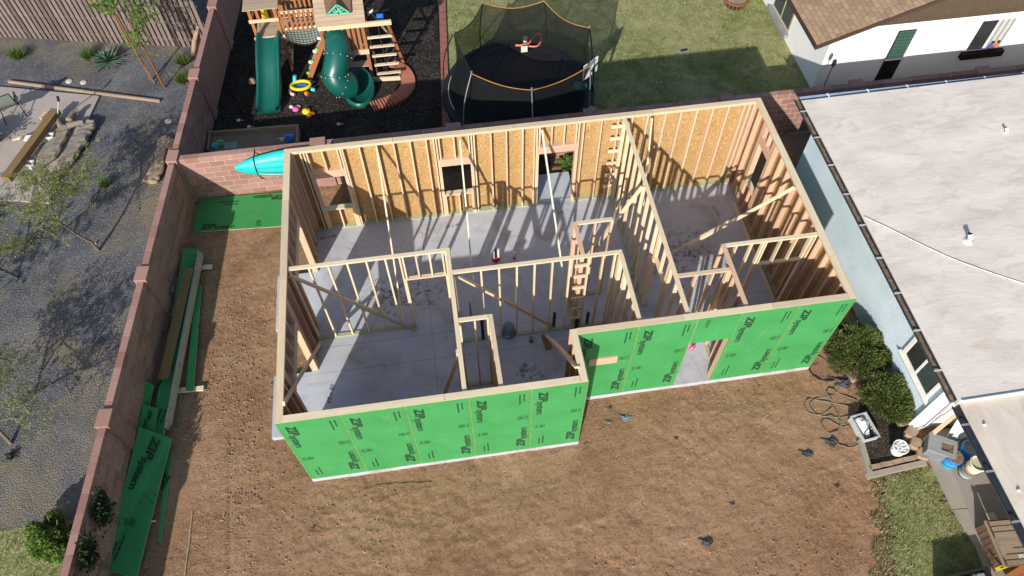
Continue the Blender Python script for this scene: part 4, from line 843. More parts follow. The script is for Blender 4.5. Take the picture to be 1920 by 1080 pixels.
# small tower with the wave slide
for x in (-1.47, -0.72):
    for y in (14.05, 14.95): post(x, y, 2.18)
for k in range(7): plank('deck_board', (-1.50, 14.10+k*0.135, 1.18), (-0.69, 14.10+k*0.135, 1.18), 0.03, 0.128)
plank('fascia', (-1.56, 14.0, 1.14), (-0.62, 14.0, 1.14), 0.13, 0.04, 'fir'); plank('rail', (-1.55, 14.0, 1.78), (-0.66, 14.0, 1.78), 0.10, 0.04, 'fir')
for k in range(8): plank('roof_board', (-1.62, 13.98+k*0.135, 2.22), (-0.58, 13.98+k*0.135, 2.22), 0.025, 0.13)
for k in range(6): plank('slat', (-1.45+k*0.14, 14.98, 1.2), (-1.45+k*0.14, 14.98, 1.9), 0.09, 0.025, 'cedar', (1, 0, 0))
plank('rail', (-1.5, 15.0, 1.92), (-0.7, 15.0, 1.92), 0.09, 0.04, 'cedar'); plank('rail', (-1.46, 14.1, 1.75), (-1.46, 14.9, 1.75), 0.09, 0.04, 'cedar')
plank('stringer', (-0.72, 13.9, g+0.06), (-0.72, 14.95, g+0.06), 0.12, 0.05, 'fir'); plank('stringer', (-1.1, 14.3, 0.35), (-0.62, 14.3, 0.35), 0.12, 0.04, 'fir')
MB().box(-1.30, 14.75, 1.22, -1.10, 14.80, 1.62).build('panel', 'yellow', ps); MB().add([(-1.38, 14.30, 1.22), (-1.36, 14.52, 1.28), (-1.34, 14.62, 1.52), (-1.36, 14.40, 1.50)], [(0, 1, 2, 3), (3, 2, 1, 0)]).build('climbing_hold', 'white', ps)
# wave slide: trough with raised sides
rows = []; S = 26
for i in range(S):
    t = i/(S-1); y = 14.02-t*2.06; z = 1.20*(1-t)**1.05+0.10*math.sin(t*math.pi*2.0)*(1-t*0.5)-0.03*t
    if t > 0.9: z = max(z, 0.0)
    z = max(z, g+0.06+0.02); xc = -1.10-0.30*t*0.96
    row = [(xc-0.36, y, z-0.02), (xc-0.36, y, z+0.17), (xc-0.31, y, z+0.185), (xc-0.27, y, z+0.15), (xc-0.22, y, z+0.015), (xc-0.1, y, z-0.01), (xc+0.1, y, z-0.01), (xc+0.22, y, z+0.015), (xc+0.27, y, z+0.15), (xc+0.31, y, z+0.185), (xc+0.36, y, z+0.17), (xc+0.36, y, z-0.02)]
    rows.append(row)
mb = MB(); mb.grid(rows, 0, True); mb.grid([[(x, y, z-0.03) for x, y, z in (r[0], r[-1])] for r in rows], 0, True)
mb.build('wave_slide', 'teal_plastic', ps)
# bridge: two balustrades, plank floor, net hanging below
for y, zb in ((14.10, 1.33), (14.75, 1.33)):
    plank('rail', (-0.68, y, 1.92), (0.58, y, 1.92), 0.09, 0.04, 'fir'); plank('rail', (-0.68, y, zb), (0.58, y, zb), 0.09, 0.05, 'fir')
    for k in range(9): plank('baluster', (-0.62+k*0.145, y-0.03, zb-0.05), (-0.62+k*0.145, y-0.03, 1.96), 0.07, 0.025, 'cedar', (1, 0, 0))
for k in range(5): plank('deck_board', (-0.68, 14.15+k*0.135, 1.20), (0.58, 14.15+k*0.135, 1.20), 0.03, 0.12)
mb = MB(); NU, NV = 13, 7
def npnt(u, v): return Vector((-0.66+1.24*u, 14.06-0.10*v, 1.30-v*(0.22+0.30*math.sin(math.pi*u))))
for i in range(NU): mb.tube([npnt(i/(NU-1), v) for v in np.linspace(0, 1, 6)], 0.008, 4)
for j in range(NV): mb.tube([npnt(u, j/(NV-1)) for u in np.linspace(0, 1, 12)], 0.008, 4)
mb.build('net', 'netrope', ps); mb = MB(); mb.grid([[npnt(u, v)+Vector((0, 0.05, 0)) for u in np.linspace(0, 1, 8)] for v in np.linspace(0, 1, 5)]); mb.build('net_backing', 'sling', ps)
# main tower
for x in (0.62, 1.86):
    for y in (13.15, 14.5): post(x, y, 2.0)
for k in range(10): plank('deck_board', (0.58, 13.20+k*0.135, 1.03), (1.90, 13.20+k*0.135, 1.03), 0.03, 0.128)
plank('roof_beam', (0.56, 13.08, 1.98), (2.74, 13.06, 1.98), 0.14, 0.07, 'fir')
for k in range(9):                                        # front slope of the roof, boards up to the ridge
    z = 2.08+k*0.075; y = 13.12+k*0.115; plank('roof_board', (0.52, y, z), (1.98, y, z), 0.028, 0.128, 'deck', (0, -0.55, 0.84))
for k in range(9):
    z = 2.08+k*0.075; y = 15.04-k*0.115; plank('roof_board', (0.52, y, z), (1.98, y, z), 0.028, 0.128, 'deck', (0, 0.55, 0.84))
yv = 13.20; mb = MB(); fan = []
base = Vector((1.25, 13.28, 2.30)); mb.add([base+Vector((-0.36, -0.03, 0)), base+Vector((0.36, -0.03, 0)), base+Vector((0, -0.03, 0.36)), base+Vector((0, 0.5, 0.36)), base+Vector((-0.4, 0.4, 0.24)), base+Vector((0.4, 0.4, 0.24))], [(0, 2, 3, 4), (1, 5, 3, 2)], 0); mb.build('dormer_roof', 'darkwood', ps)
mb = MB(); o = base+Vector((0, -0.05, 0.02))
mb.bar(o+Vector((-0.33, 0, 0)), o+Vector((0.33, 0, 0)), 0.04, 0.02); mb.bar(o+Vector((-0.33, 0, 0)), o+Vector((0, 0, 0.30)), 0.04, 0.02); mb.bar(o+Vector((0.33, 0, 0)), o+Vector((0, 0, 0.30)), 0.04, 0.02)
for a in np.radians((35, 62, 90, 118, 145)): mb.bar(o, o+Vector((math.cos(a), 0, math.sin(a)))*(0.26 if abs(a-1.57) < 0.2 else 0.2), 0.03, 0.02)
mb.tube([o+Vector((0.09*math.cos(a), 0, 0.09*math.sin(a))) for a in np.linspace(0, math.pi, 8)], 0.018, 5); mb.build('sunburst', 'mint', ps)
for k in range(4): plank('slat', (1.42+k*0.145, 13.12, 1.05), (1.42+k*0.145, 13.12, 1.92), 0.085, 0.025, 'cedar', (1, 0, 0))
for k in range(8): plank('slat', (1.88, 13.3+k*0.15, 1.05), (1.88, 13.3+k*0.15, 1.75), 0.025, 0.085, 'cedar', (1, 0, 0))
plank('rail', (1.88, 13.15, 1.80), (1.88, 14.5, 1.80), 0.09, 0.04, 'cedar'); plank('fascia', (0.58, 13.10, 0.98), (1.92, 13.10, 0.98), 0.16, 0.04, 'fir'); plank('table_board', (1.05, 13.25, 0.42), (1.86, 13.25, 0.42), 0.03, 0.28, 'deck', (0, 0, 1)); plank('stringer', (0.62, 13.10, g+0.08), (2.74, 12.95, g+0.08), 0.14, 0.05, 'fir')
# tube slide: enclosed spiral, bolted flanges, open run-out
path = [Vector(p) for p in ((1.04, 13.22, 1.44), (1.04, 12.95, 1.38), (1.00, 12.70, 1.22), (0.90, 12.48, 1.00), (0.82, 12.36, 0.80), (0.88, 12.26, 0.62), (1.04, 12.26, 0.48), (1.22, 12.36, 0.38))]
def sub(pts, n):
    out = []; m = len(pts)
    for i in range(m-1):
        p0, p1, p2, p3 = pts[max(i-1, 0)], pts[i], pts[i+1], pts[min(i+2, m-1)]
        for k in range(n):
            t = k/n; out.append(0.5*((2*p1)+(p2-p0)*t+(2*p0-5*p1+4*p2-p3)*t*t+(3*p1-p0-3*p2+p3)*t**3))
    return out+[pts[-1]]
pp = sub(path, 5); mb = MB(); mb.tube(pp, 0.39, 24, caps=False); ts = mb.build('tube_slide', 'teal_plastic', ps)
for i in (0, 10, 20, 28):
    mb = MB(); q = pp[min(i, len(pp)-1)]; t = (pp[min(i+1, len(pp)-1)]-pp[max(i-1, 0)]).normalized()
    mb.tube([q-t*0.02, q+t*0.02], 0.415, 24, caps=False); mb.tube([q-t*0.02, q+t*0.02], 0.385, 24, caps=False); mb.build('flange', 'teal_plastic', ts)
    a = t.cross(Vector((0, 0, 1))).normalized(); b = a.cross(t); mb = MB()
    for k in range(12): an = 2*math.pi*k/12; c = q+(a*math.cos(an)+b*math.sin(an))*0.422; mb.box(c.x-0.009, c.y-0.009, c.z-0.009, c.x+0.009, c.y+0.009, c.z+0.009)
    mb.build('bolts', 'white', ts)
# the run-out scoop: an egg-shaped bowl, high at the back where it meets the tube
sc_, sy_ = atz(672, 166, 0.12), Vector((0.10, -1.0, 0)).normalized(); sx_ = Vector((1.0, 0.10, 0)).normalized(); rows = []; rimp = []
for a in np.linspace(0, 2*math.pi, 33):
    ca, sa = math.cos(a), math.sin(a); e = sc_+sx_*(0.48*ca*(1-0.12*sa))+sy_*(0.62*sa); zr_ = 0.16+0.40*((1-sa)/2)**1.3; row = []
    for t in (1.0, 0.93, 0.78, 0.55, 0.28, 0.0):
        q = sc_.lerp(e, t); row.append(Vector((q.x, q.y, g+0.06+(zr_-0.06)*(t**2.6)))) 
    low_ = Vector((e.x, e.y, g+0.02)); rows.append([low_+(e-sc_)*0.03, Vector((e.x, e.y, zr_+g+0.0))+(e-sc_)*0.05]+row); rimp.append(Vector((e.x, e.y, zr_+g)))
MB().grid(rows, 0, True).build('slide_exit', 'teal_plastic', ps); MB().tube(rimp, 0.022, 6, caps=False).build('exit_rim', 'teal_plastic', ps)
# climbing ramp on the left of the main tower
mb = MB(); a, b = Vector((-0.18, 13.45, g)), Vector((0.52, 13.62, 1.10))
for k in range(3): plank('ramp_board', a+Vector((0, 0.05+0.2*k, 0)), b+Vector((0, 0.05+0.2*k, 0)), 0.03, 0.19, 'deck', (-1, 0, 0.6))
plank('stringer', a+Vector((0, -0.08, 0)), b+Vector((0, -0.08, 0)), 0.14, 0.04, 'cedar', (-1, 0, 0.6)); 
for k, (t, s) in enumerate(((0.1, 0.05), (0.26, 0.3), (0.42, 0.05), (0.58, 0.25), (0.74, 0.05), (0.9, 0.3))):
    p = a.lerp(b, t)+Vector((-0.05, s, 0.05)); mb = MB().lathe(p, [(0.07, 0), (0.06, 0.04), (0.0, 0.06)], 8); mb.build('climbing_hold', 'white' if k % 2 else 'lime', ps)
# rope ladder hanging from the beam end
mb = MB()
for x in (2.02, 2.33, 2.66): mb.tube([(x, 13.06, 1.95), (x+0.04, 12.99, g+0.1)], 0.010, 5)
mb.build('ladder_rope', 'netrope', ps)
for k in range(5): z = 1.52-k*0.335; plank('rung', (1.95+0.02*k, 13.04-0.012*k, z), (2.70+0.02*k, 13.04-0.012*k, z), 0.04, 0.09, 'spruce')
leg = atz(757, 118); plank('leg', (leg.x, leg.y, g), (2.62, 13.12, 1.92), 0.09, 0.09, 'cedar'); plank('leg', (2.0, 14.4, 1.6), (2.66, 13.3, 1.25), 0.05, 0.05, 'oldwood'); plank('stringer', (2.05, 13.05, g+0.1), (2.05, 13.05, 1.0), 0.05, 0.05, 'darkwood')
MB().add([(2.02, 13.6, 1.85), (2.22, 13.55, 2.05), (2.24, 13.5, 2.18), (2.10, 13.55, 2.05)], [(0, 1, 2, 3), (3, 2, 1, 0)]).build('telescope', 'white', ps); MB().box(2.30, 13.6, 1.55, 2.50, 13.63, 1.90).build('swing_panel', 'blue', ps)
# curved edging of narrow terracotta pavers
ed = thing('curved_edging', (2.8, 12.6, GZ), 'curved terracotta edging of narrow pavers beside the rope ladder', 'edging')
ctr = sub([Vector(p) for p in ((2.52, 13.72, 0), (2.85, 13.35, 0), (2.98, 12.85, 0), (2.88, 12.40, 0), (2.50, 12.02, 0), (1.75, 11.76, 0))], 9); wd = [0.30, 0.42, 0.46, 0.48, 0.46, 0.42]
for i in range(len(ctr)-1):
    for h_ in (0,):
        c = ctr[i].lerp(ctr[i+1], h_); t = (ctr[i+1]-ctr[i]); n = Vector((-t.y, t.x, 0)).normalized(); w = np.interp(i/(len(ctr)-1)*5, range(6), wd)/2*0.95; s = t.length*0.60
        mb = MB().box(-w, -s/2, 0, w, s/2, 0.10); 
        if i == 0 and h_ == 0: pass
        R = Matrix.Translation((c.x, c.y, GZ+0.0)) @ Matrix.Rotation(math.atan2(n.y, n.x), 4, 'Z'); mb.build('paver', 'terracotta', ed, M4=R)
# toys on the mulch
p = atz(567, 170); o = thing('baby_walker', p, 'pink and yellow baby activity toy on the mulch between the slides', 'toy')
pts = lambda rx, ry, z: [p+Vector((rx*math.cos(a), ry*math.sin(a), z)) for a in np.linspace(0, 2*math.pi, 17)]
MB().tube(pts(0.30, 0.20, 0.22), 0.05, 8).build('ring', 'yellow', o); MB().tube([q+Vector((-0.12, -0.04, -0.16)) for q in pts(0.26, 0.20, 0.22)][3:12], 0.055, 8).build('tray', 'palepink', o); MB().disc(p+Vector((0, 0, 0.16)), 0.2, 16).build('seat', 'blue', o)
MB().tube([p+Vector((-0.2, 0.2, 0.2)), p+Vector((-0.14, 0.24, 0.42))], 0.06, 8).build('toy_arch', 'cyan', o); MB().tube([p+Vector((0.3, -0.12, 0.12)), p+Vector((0.42, -0.14, 0.10))], 0.06, 8).build('wheel', 'cyan', o); MB().tube([p+Vector((0.12, -0.2, 0.06)), p+Vector((0.2, -0.26, 0.06))], 0.07, 8).build('bumper', 'orange', o)
def lump(px, label, cols, s=0.14, name='soft_toy'):
    p = atz(*px); o = thing(name, p, label, 'toy', 'soft toys on the mulch'); r = random.Random(px[0])
    for k, (dx, dy, c, nm) in enumerate(cols):
        mb = MB(); rr = s*(0.6+0.3*(k == 0)); mb.lathe(p+Vector((dx*s, dy*s, 0)), [(rr*0.7, 0), (rr, rr*0.35), (rr*0.75, rr*0.75), (0, rr*0.95)], 9); mb.build(nm, c, o)
lump((553, 205), 'pink and white soft toy lying on the mulch', [(0.3, -0.3, 'pink', 'body'), (-0.8, 0.8, 'offwhite', 'wing'), (0.9, 0.6, 'palepink', 'wing')], 0.13)
lump((579, 214), 'yellow and brown soft toy lying on the mulch', [(-0.4, 0.5, 'yellow', 'body'), (0.8, -0.1, 'rust', 'leg'), (0.1, -0.7, 'orange', 'leg')], 0.16)
p = atz(475, 158); o = thing('play_ball', p, 'faded pinkish ball lying in the shade beside the wave slide', 'ball'); mb = MB(); mb.lathe(p+Vector((0, 0, 0.12)), [(0.12*math.sin(a)+1e-4, -0.12*math.cos(a)) for a in np.linspace(0, math.pi, 10)], 16); mb.build('ball', 'stone_tan', o); MB().lathe(p+Vector((0, 0, 0.12)), [(0.1215, -0.008), (0.1215, 0.008)], 16).build('seam', 'offwhite', o)
for px, lb, c in (((635, 233), 'small pinkish stone toy in the shade below the tube slide', 'palepink'), ((467, 238), 'small pale spoon-like toy on the mulch near the planter box', 'offwhite'), ((447, 226), 'tiny pale scrap on the mulch beside the long wall', 'offwhite')):
    p = atz(*px); o = thing('mulch_scrap', p, lb, 'toy', 'scraps on the mulch'); MB().lathe(p, [(0.06, 0), (0.065, 0.02), (0.0, 0.035)], 8).build('piece', c, o); MB().tube([p+Vector((0.05, 0, 0.015)), p+Vector((0.16, -0.03, 0.015))], 0.012, 5).build('handle', c, o)

# ================================================================== trampoline
TC = Vector((6.27, 10.98, 0)); TR, TZ = 2.27, 0.72
tr = thing('trampoline', (TC.x, TC.y, GZ), 'round black trampoline with a tall safety net on the back lawn', 'trampoline')
MB().lathe((TC.x, TC.y, TZ), [(1e-3, 0.0), (0.6, 0.0), (1.2, 0.0), (1.95, 0.005)], 64).build('jumping_mat', 'mat_black', tr)
MB().lathe((TC.x, TC.y, TZ), [(1.88, 0.03), (1.95, 0.055), (2.15, 0.06), (TR, 0.04), (TR+0.02, -0.03), (TR+0.01, -0.16)], 64).build('edge_pad', 'navy', tr)
MB().lathe((TC.x, TC.y, TZ-0.10), [(2.18, 0.03), (2.21, 0), (2.18, -0.03), (2.15, 0), (2.18, 0.03)], 48).build('frame_ring', 'steel', tr)
tops = [atz(px, py, 2.50) for px, py in ((850, 62), (905, 5), (1020, 1), (1105, 51), (1107, 122), (997, 168), (884, 137))]
n7 = len(tops)
for q in tops:
    a = math.atan2(q.y-TC.y, q.x-TC.x); e = TC+Vector((math.cos(a)*(TR+0.03), math.sin(a)*(TR+0.03), 0)); m_ = Vector((q.x, q.y, 1.7)).lerp(Vector((e.x, e.y, 1.7)), 0.75)
    pl = MB(); pl.tube(sub([Vector((e.x, e.y, GZ)), Vector((e.x, e.y, 0.9)), m_, Vector((q.x, q.y, 2.5))], 4), 0.018, 8); pl = pl.build('net_pole', 'steel' if q.y < TC.y-0.3 else 'black', tr)
    MB().tube([Vector((q.x, q.y, 2.48)), Vector((q.x, q.y, 2.55))], 0.032, 8).build('pole_cap', 'steel', pl)
    fm = MB(); d = Vector((-math.sin(a), math.cos(a), 0)); fm.tube([e+d*0.35+Vector((0, 0, 0.6)), e+d*0.35+Vector((0, 0, GZ+0.02)), e-d*0.35+Vector((0, 0, GZ+0.02)), e-d*0.35+Vector((0, 0, 0.6))], 0.025, 8); fm.build('leg', 'steel', tr)
rim = []; low = []
for i in range(n7):
    a, b = tops[i], tops[(i+1) % n7]
    for k in range(8):
        t = k/8; p = a.lerp(b, t); p.z = 2.48-0.17*math.sin(math.pi*t); c = Vector((TC.x, TC.y, 0)); p2 = p.copy(); pull = 0.05*math.sin(math.pi*t); d = Vector((c.x-p.x, c.y-p.y, 0)).normalized(); p2 += d*pull; rim.append(p2)
        an = math.atan2(p.y-TC.y, p.x-TC.x); low.append(Vector((TC.x+math.cos(an)*2.02, TC.y+math.sin(an)*2.02, TZ+0.06)))
rows = []
for t in np.linspace(0, 1, 7): rows.append([l.lerp(h, t)+(Vector((TC.x-l.x, TC.y-l.y, 0)).normalized()*0.10*math.sin(math.pi*t)) for l, h in zip(low+low[:1], rim+rim[:1])])
MB().grid(rows).build('safety_net', 'net', tr)
for lo_, hi_, mt in ((0, 17, 'black'), (8, 17, 'orangerope'), (16, 25, 'orangerope'), (24, 33, 'black'), (32, 49, 'orangerope'), (48, 57, 'black')):
    if lo_ == 0: hi_ = 9
    seg = [(rim+rim[:1])[i] for i in range(lo_, min(hi_, 57))]; MB().tube(seg, 0.013, 6).build('net_edge', mt, tr)
mb = MB(); mb.tube([TC+Vector((math.cos(a)*2.1, math.sin(a)*2.1, TZ+0.075)) for a in np.linspace(2.75, 3.45, 10)], 0.014, 6); mb.build('pad_cord', 'beige', tr)
# small basketball board on the net
A_, B_ = atz(1081, 121, 2.25), atz(1104, 104, 2.25); sd = (B_-A_).normalized(); dv = Vector((-sd.y, sd.x, 0)); c = (A_+B_)/2-Vector((0, 0, 0.24)); c += Vector((c.x-TC.x, c.y-TC.y, 0)).normalized()*0.24; R = Matrix(((sd.x, 0, dv.x, c.x), (sd.y, 0, dv.y, c.y), (0, 1, 0, c.z), (0, 0, 0, 1)))
hw = (B_-A_).length/2; hw *= 1.15; bo = MB().box(-hw, -0.25, -0.015, hw, 0.25, 0.015).build('backboard', 'white', tr, M4=R); MB().tube([c+dv*(0.2+0.14*math.cos(a))+sd*0.14*math.sin(a)+Vector((0, 0, -0.15)) for a in np.linspace(0, 2*math.pi, 16)], 0.01, 6).build('hoop', 'black', bo)
MB().tube([c-dv*0.03+sd*0.1, c-dv*0.06+sd*0.12+Vector((0, 0, -0.9))], 0.035, 8).build('hoop_post', 'black', bo); MB().bar(c-dv*0.03-Vector((0, 0, 0.1)), c-dv*0.03+sd*0.28+Vector((0, 0, 0.05)), 0.05, 0.02).build('bracket', 'black', bo)
p = atz(1088, 162, TZ+0.03); o = thing('green_ball_cover', p, 'crumpled dark green bag lying on the trampoline mat', 'bag'); MB().lathe(p, [(0.2, 0), (0.21, 0.03), (0.12, 0.07), (0, 0.08)], 11).build('bag', 'mint', o); MB().tube([p+Vector((-0.2, 0, 0.02)), p+Vector((-0.3, -0.1, 0.02))], 0.01, 5).build('cord', 'offwhite', o)
# orange hose and two cards hanging on the far side of the net
p = [atz(px, py, 1.0) for px, py in ((968, 85), (985, 86), (1005, 87), (1013, 80), (1015, 70), (1011, 63), (1004, 66), (996, 75), (990, 82), (968, 85))]; o = thing('orange_hose', (p[0].x, p[0].y, 0.9), 'looped orange hose lying against the far side of the trampoline net', 'hose')
MB().tube(sub(p, 3), 0.028, 8).build('loop', 'coral', o); MB().tube([p[0]-Vector((0.03, 0, 0)), p[0]+Vector((0.05, 0, 0))], 0.034, 8).build('connector', 'orange', o)
for px, py, w, h, lb in ((985, 75, 0.12, 0.16, 'upper white card hanging on the far trampoline net'), (983, 92, 0.20, 0.12, 'lower white card hanging on the far trampoline net')):
    c = atz(px, py, 1.0); o = thing('card', c-Vector((0, 0, h/2)), lb, 'card', 'cards on the trampoline net'); MB().box(c.x-w/2, c.y-0.01, c.z-h*0.9, c.x+w/2, c.y+0.01, c.z+h*0.9).build('sheet', 'offwhite', o); MB().tube([c+Vector((0, 0, h*0.8)), c+Vector((0, 0.01, h*1.2))], 0.006, 5).build('tie', 'black', o)
# half barrel on the lawn's far edge
p = atz(1377, 10); o = thing('barrel_planter', p, 'brown slatted barrel planter standing by the white house', 'planter')
MB().lathe(p, [(0.30, 0), (0.42, 0.28), (0.39, 0.28), (0.28, 0.05)], 20).build('tub', 'brownblack', o); MB().lathe(p, [(0.425, 0.24), (0.45, 0.27), (0.425, 0.31), (0.38, 0.30)], 20).build('rim', 'rust', o); MB().disc(p+Vector((0, 0, 0.24)), 0.38, 20).build('soil', 'stone_tan', o)
for k in range(18): a = 2*math.pi*k/18; lumber('slat', p+Vector((0.315*math.cos(a), 0.315*math.sin(a), 0.01)), p+Vector((0.435*math.cos(a), 0.435*math.sin(a), 0.26)), 0.02, 0.07, 'darkwood', o, (math.cos(a), math.sin(a), 0))
p = atz(1282, 96); o = thing('lawn_toy', p, 'small dark blue toy lying on the back lawn', 'toy'); MB().tube([p+Vector((-0.12, 0, 0.03)), p+Vector((0.12, 0.03, 0.03))], 0.03, 6).build('body', 'navy', o); MB().tube([p+Vector((-0.05, -0.09, 0.025)), p+Vector((0.0, 0.09, 0.025))], 0.022, 6).build('wing', 'blue', o)

# ================================================================== neighbour's yard on the left
fn = thing('wood_fence', (-7, 16.3, GZ), 'weathered vertical board fence at the back of the gravel yard', 'fence')
A, B = Vector((-13.2, 17.78, 0)), Vector((-3.35, 15.42, 0)); d = (B-A).normalized(); nn = Vector((-d.y, d.x, 0)); ang = math.atan2(d.y, d.x); r_ = random.Random(2)
fm = [MB().box(-0.060, -0.011, 0, 0.060, 0.011, h).mesh('board', 'fenceboard') for h in (1.80, 1.82, 1.79)]; ln = (B-A).length; u = 0.07
while u < ln-0.05:
    q = A+d*u+nn*r_.uniform(-0.004, 0.004); inst('board', fm[r_.randrange(3)], Matrix.Translation((q.x, q.y, GZ+0.03)) @ Matrix.Rotation(ang+r_.uniform(-0.02, 0.02), 4, 'Z'), fn); u += 0.178
u = 0.16
for z in (0.3, 0.95, 1.6): lumber('rail', A+nn*0.05+Vector((0, 0, GZ+z)), B+nn*0.05+Vector((0, 0, GZ+z)), 0.09, 0.04, 'fenceboard', fn)
u = 0.159
while u < ln-0.05: q = A+d*u+nn*0.10; inst('back_board', fm[r_.randrange(3)], Matrix.Translation((q.x, q.y, GZ+0.03)) @ Matrix.Rotation(ang, 4, 'Z'), fn); u += 0.178
for k in range(5): q = A+d*(0.3+k*2.4)+nn*0.165; lumber('post', (q.x, q.y, GZ), (q.x, q.y, GZ+1.8), 0.09, 0.09, 'darkwood', fn)
tb = thing('timber_edging', (-7.2, 13.85, GZ), 'long weathered timber edging laid behind the patio', 'edging')
for a, b in (((-9.75, 14.72), (-7.2, 13.86)), ((-7.19, 13.85), (-4.80, 13.05))): lumber('timber', (*a, GZ+0.05), (*b, GZ+0.05), 0.10, 0.05, 'oldwood', tb)
# plants
def tuft(name, px, n, h, sp, mat, label, cat, grp=None, w=0.02, dead=None):
    p = atz(*px); o = thing(name, p, label, cat, grp); r = np.random.default_rng(int(px[0])); a = r.random(n)*2*np.pi; rr = sp*0.3*np.sqrt(r.random(n))
    P = np.c_[rr*np.cos(a), rr*np.sin(a), np.zeros(n)]; V, F = blades(P, h, w, sp/h*1.6, np.c_[np.cos(a), np.sin(a), np.zeros(n)], seed=int(px[0])); inst('leaves', npmesh('leaves', V, F, mat), Matrix.Translation(p), o)
    if dead:
        n2 = n//3; P = np.c_[rr[:n2]*np.cos(a[:n2]), rr[:n2]*np.sin(a[:n2]), np.zeros(n2)]; V, F = blades(P, h*0.35, w, sp/h*5, np.c_[np.cos(a[:n2]), np.sin(a[:n2]), np.zeros(n2)], seed=5); inst('dry_leaves', npmesh('dry_leaves', V, F, dead), Matrix.Translation(p), o)
GG = 'bunch grasses in the gravel yard'
tuft('bunch_grass', (36, 110), 420, 0.34, 0.22, 'bunchgrass', 'green bunch grass tuft farthest left below the board fence', 'grass', GG, dead='strawgrass'); tuft('bunch_grass', (166, 110), 420, 0.34, 0.2, 'bunchgrass', 'green bunch grass tuft just left of the spiky agave', 'grass', GG, dead='strawgrass')
tuft('bunch_grass', (345, 155), 520, 0.34, 0.2, 'bunchgrass', 'bright green grass tuft against the pilaster of the long wall', 'grass', GG, dead='strawgrass'); tuft('bunch_grass', (345, 122), 380, 0.36, 0.22, 'bunchgrass', 'loose green grass tuft beside the leaning firewood', 'grass', GG)
tuft('bunch_grass', (199, 350), 260, 0.3, 0.16, 'bunchgrass', 'small dark green grass clump right of the feathery tree', 'grass', GG, dead='strawgrass')
def agave(px):
    p = atz(*px); o = thing('agave', p, 'spiky blue-green agave rosette in the gravel below the fence', 'agave'); r = random.Random(4)
    for ring, (n, el, l) in enumerate(((15, 0.25, 0.62), (15, 0.6, 0.6), (12, 0.95, 0.56), (7, 1.3, 0.5))):
        for k in range(n):
            a = 2*math.pi*(k+0.5*ring)/n+r.uniform(-0.15, 0.15); e = el+r.uniform(-0.12, 0.12); dx = Vector((math.cos(a)*math.cos(e), math.sin(a)*math.cos(e), math.sin(e))); s = Vector((-math.sin(a), math.cos(a), 0)); ll = l*r.uniform(0.85, 1.1)
            q = [Vector((0, 0, 0.03))+dx*ll*t+Vector((0, 0, -0.10*t*t*ll)) for t in (0.05, 0.4, 0.75, 1.0)]; w = (0.03, 0.042, 0.027, 0.001); up = dx.cross(s)*0.02; mb = MB()
            vs = []; 
            for c, ww in zip(q, w): vs += [c-s*ww, c-up*0.7, c+s*ww]
            fs = []
            for i in range(3): fs += [(3*i, 3*i+1, 3*i+4, 3*i+3), (3*i+1, 3*i+2, 3*i+5, 3*i+4)]
            mb.add(vs, fs, 0, True); mb.build('leaf', 'agaveleaf', o, M4=Matrix.Translation(p))
agave((203, 118))
def tree(name, base, label, height, spread, mat, seed, nleaf, leafs, lean=(0, 0), trunkr=0.06, droop=0.0, levels=3, group=None, first=0.35, barkm='bark'):
    base = Vector(base); o = thing(name, base, label, 'tree', group); r = random.Random(seed); tips = []; tm = MB()
    def grow(p, dr, ln, rad, lv):
        pts = [p]; q = p.copy(); dd = dr.copy()
        for k in range(4):
            dd = (dd+Vector((r.uniform(-.25, .25), r.uniform(-.25, .25), r.uniform(-.15, .2)-droop*(lv < levels)*0.3))).normalized(); q = q+dd*ln/4; pts.append(q)
            if lv < levels-1 and k > 0: tips.append((q.copy(), 0.16 if lv else 0.12))
        tm.tube(pts, [rad*(1-0.16*i) for i in range(5)], 6 if rad > 0.015 else 4, caps=False)
        if lv == 0: tips.append((q, 0.22)); return
        for k in range(4 if lv == levels else 5):
            a = r.random()*6.28; st = pts[r.choice((2, 3, 4))] if lv < levels else pts[r.choice((2, 3, 4, 4))]
            nd = (dd*0.45+Vector((math.cos(a), math.sin(a), r.uniform(-0.15, 0.6)-droop))*0.8).normalized(); grow(st, nd, ln*r.uniform(0.55, 0.8)*spread, rad*0.5, lv-1)
    grow(base, Vector((lean[0], lean[1], 1)).normalized(), height*first, trunkr, levels); tm.build('trunk', barkm, o)
    rg = np.random.default_rng(seed); T = np.array([tuple(t[0]) for t in tips]); S = np.array([t[1] for t in tips]); per = 26; ns = nleaf//per; i = rg.integers(0, len(T), ns)
    q0 = T[i]+rg.normal(size=(ns, 3))*S[i][:, None]*0.7; dv = rg.normal(size=(ns, 3))*np.array((1, 1, 0.55))-np.array((0, 0, droop*2)); dv /= np.linalg.norm(dv, axis=1)[:, None]
    tt = rg.random((ns, per, 1)); P = (q0[:, None]+dv[:, None]*tt*(S[i]*2.2)[:, None, None]+rg.normal(size=(ns, per, 3))*0.022).reshape(-1, 3)-np.array(base)
    P = P[P[:, 2] > 0.12]
    V, F = leafquads(P, leafs, seed, 0.35); inst('crown', npmesh('crown', V, F, mat), Matrix.Translation(base), o); return o
tree('palo_verde_tree', atz(186, 470), 'feathery yellow-green tree growing in the gravel left of the long wall', 3.5, 1.0, 'paloverde', 12, 15500, 0.026, (-0.10, -0.02), 0.05, 0.12, 3, 'trees in the gravel yard', 0.42)
tree('palo_verde_tree', atz(22, 832), 'sparse grey-green tree at the left edge above the side lawn', 3.1, 1.0, 'paloverde_grey', 25, 10000, 0.027, (-0.25, 0.30), 0.05, 0.1, 3, 'trees in the gravel yard', 0.42)
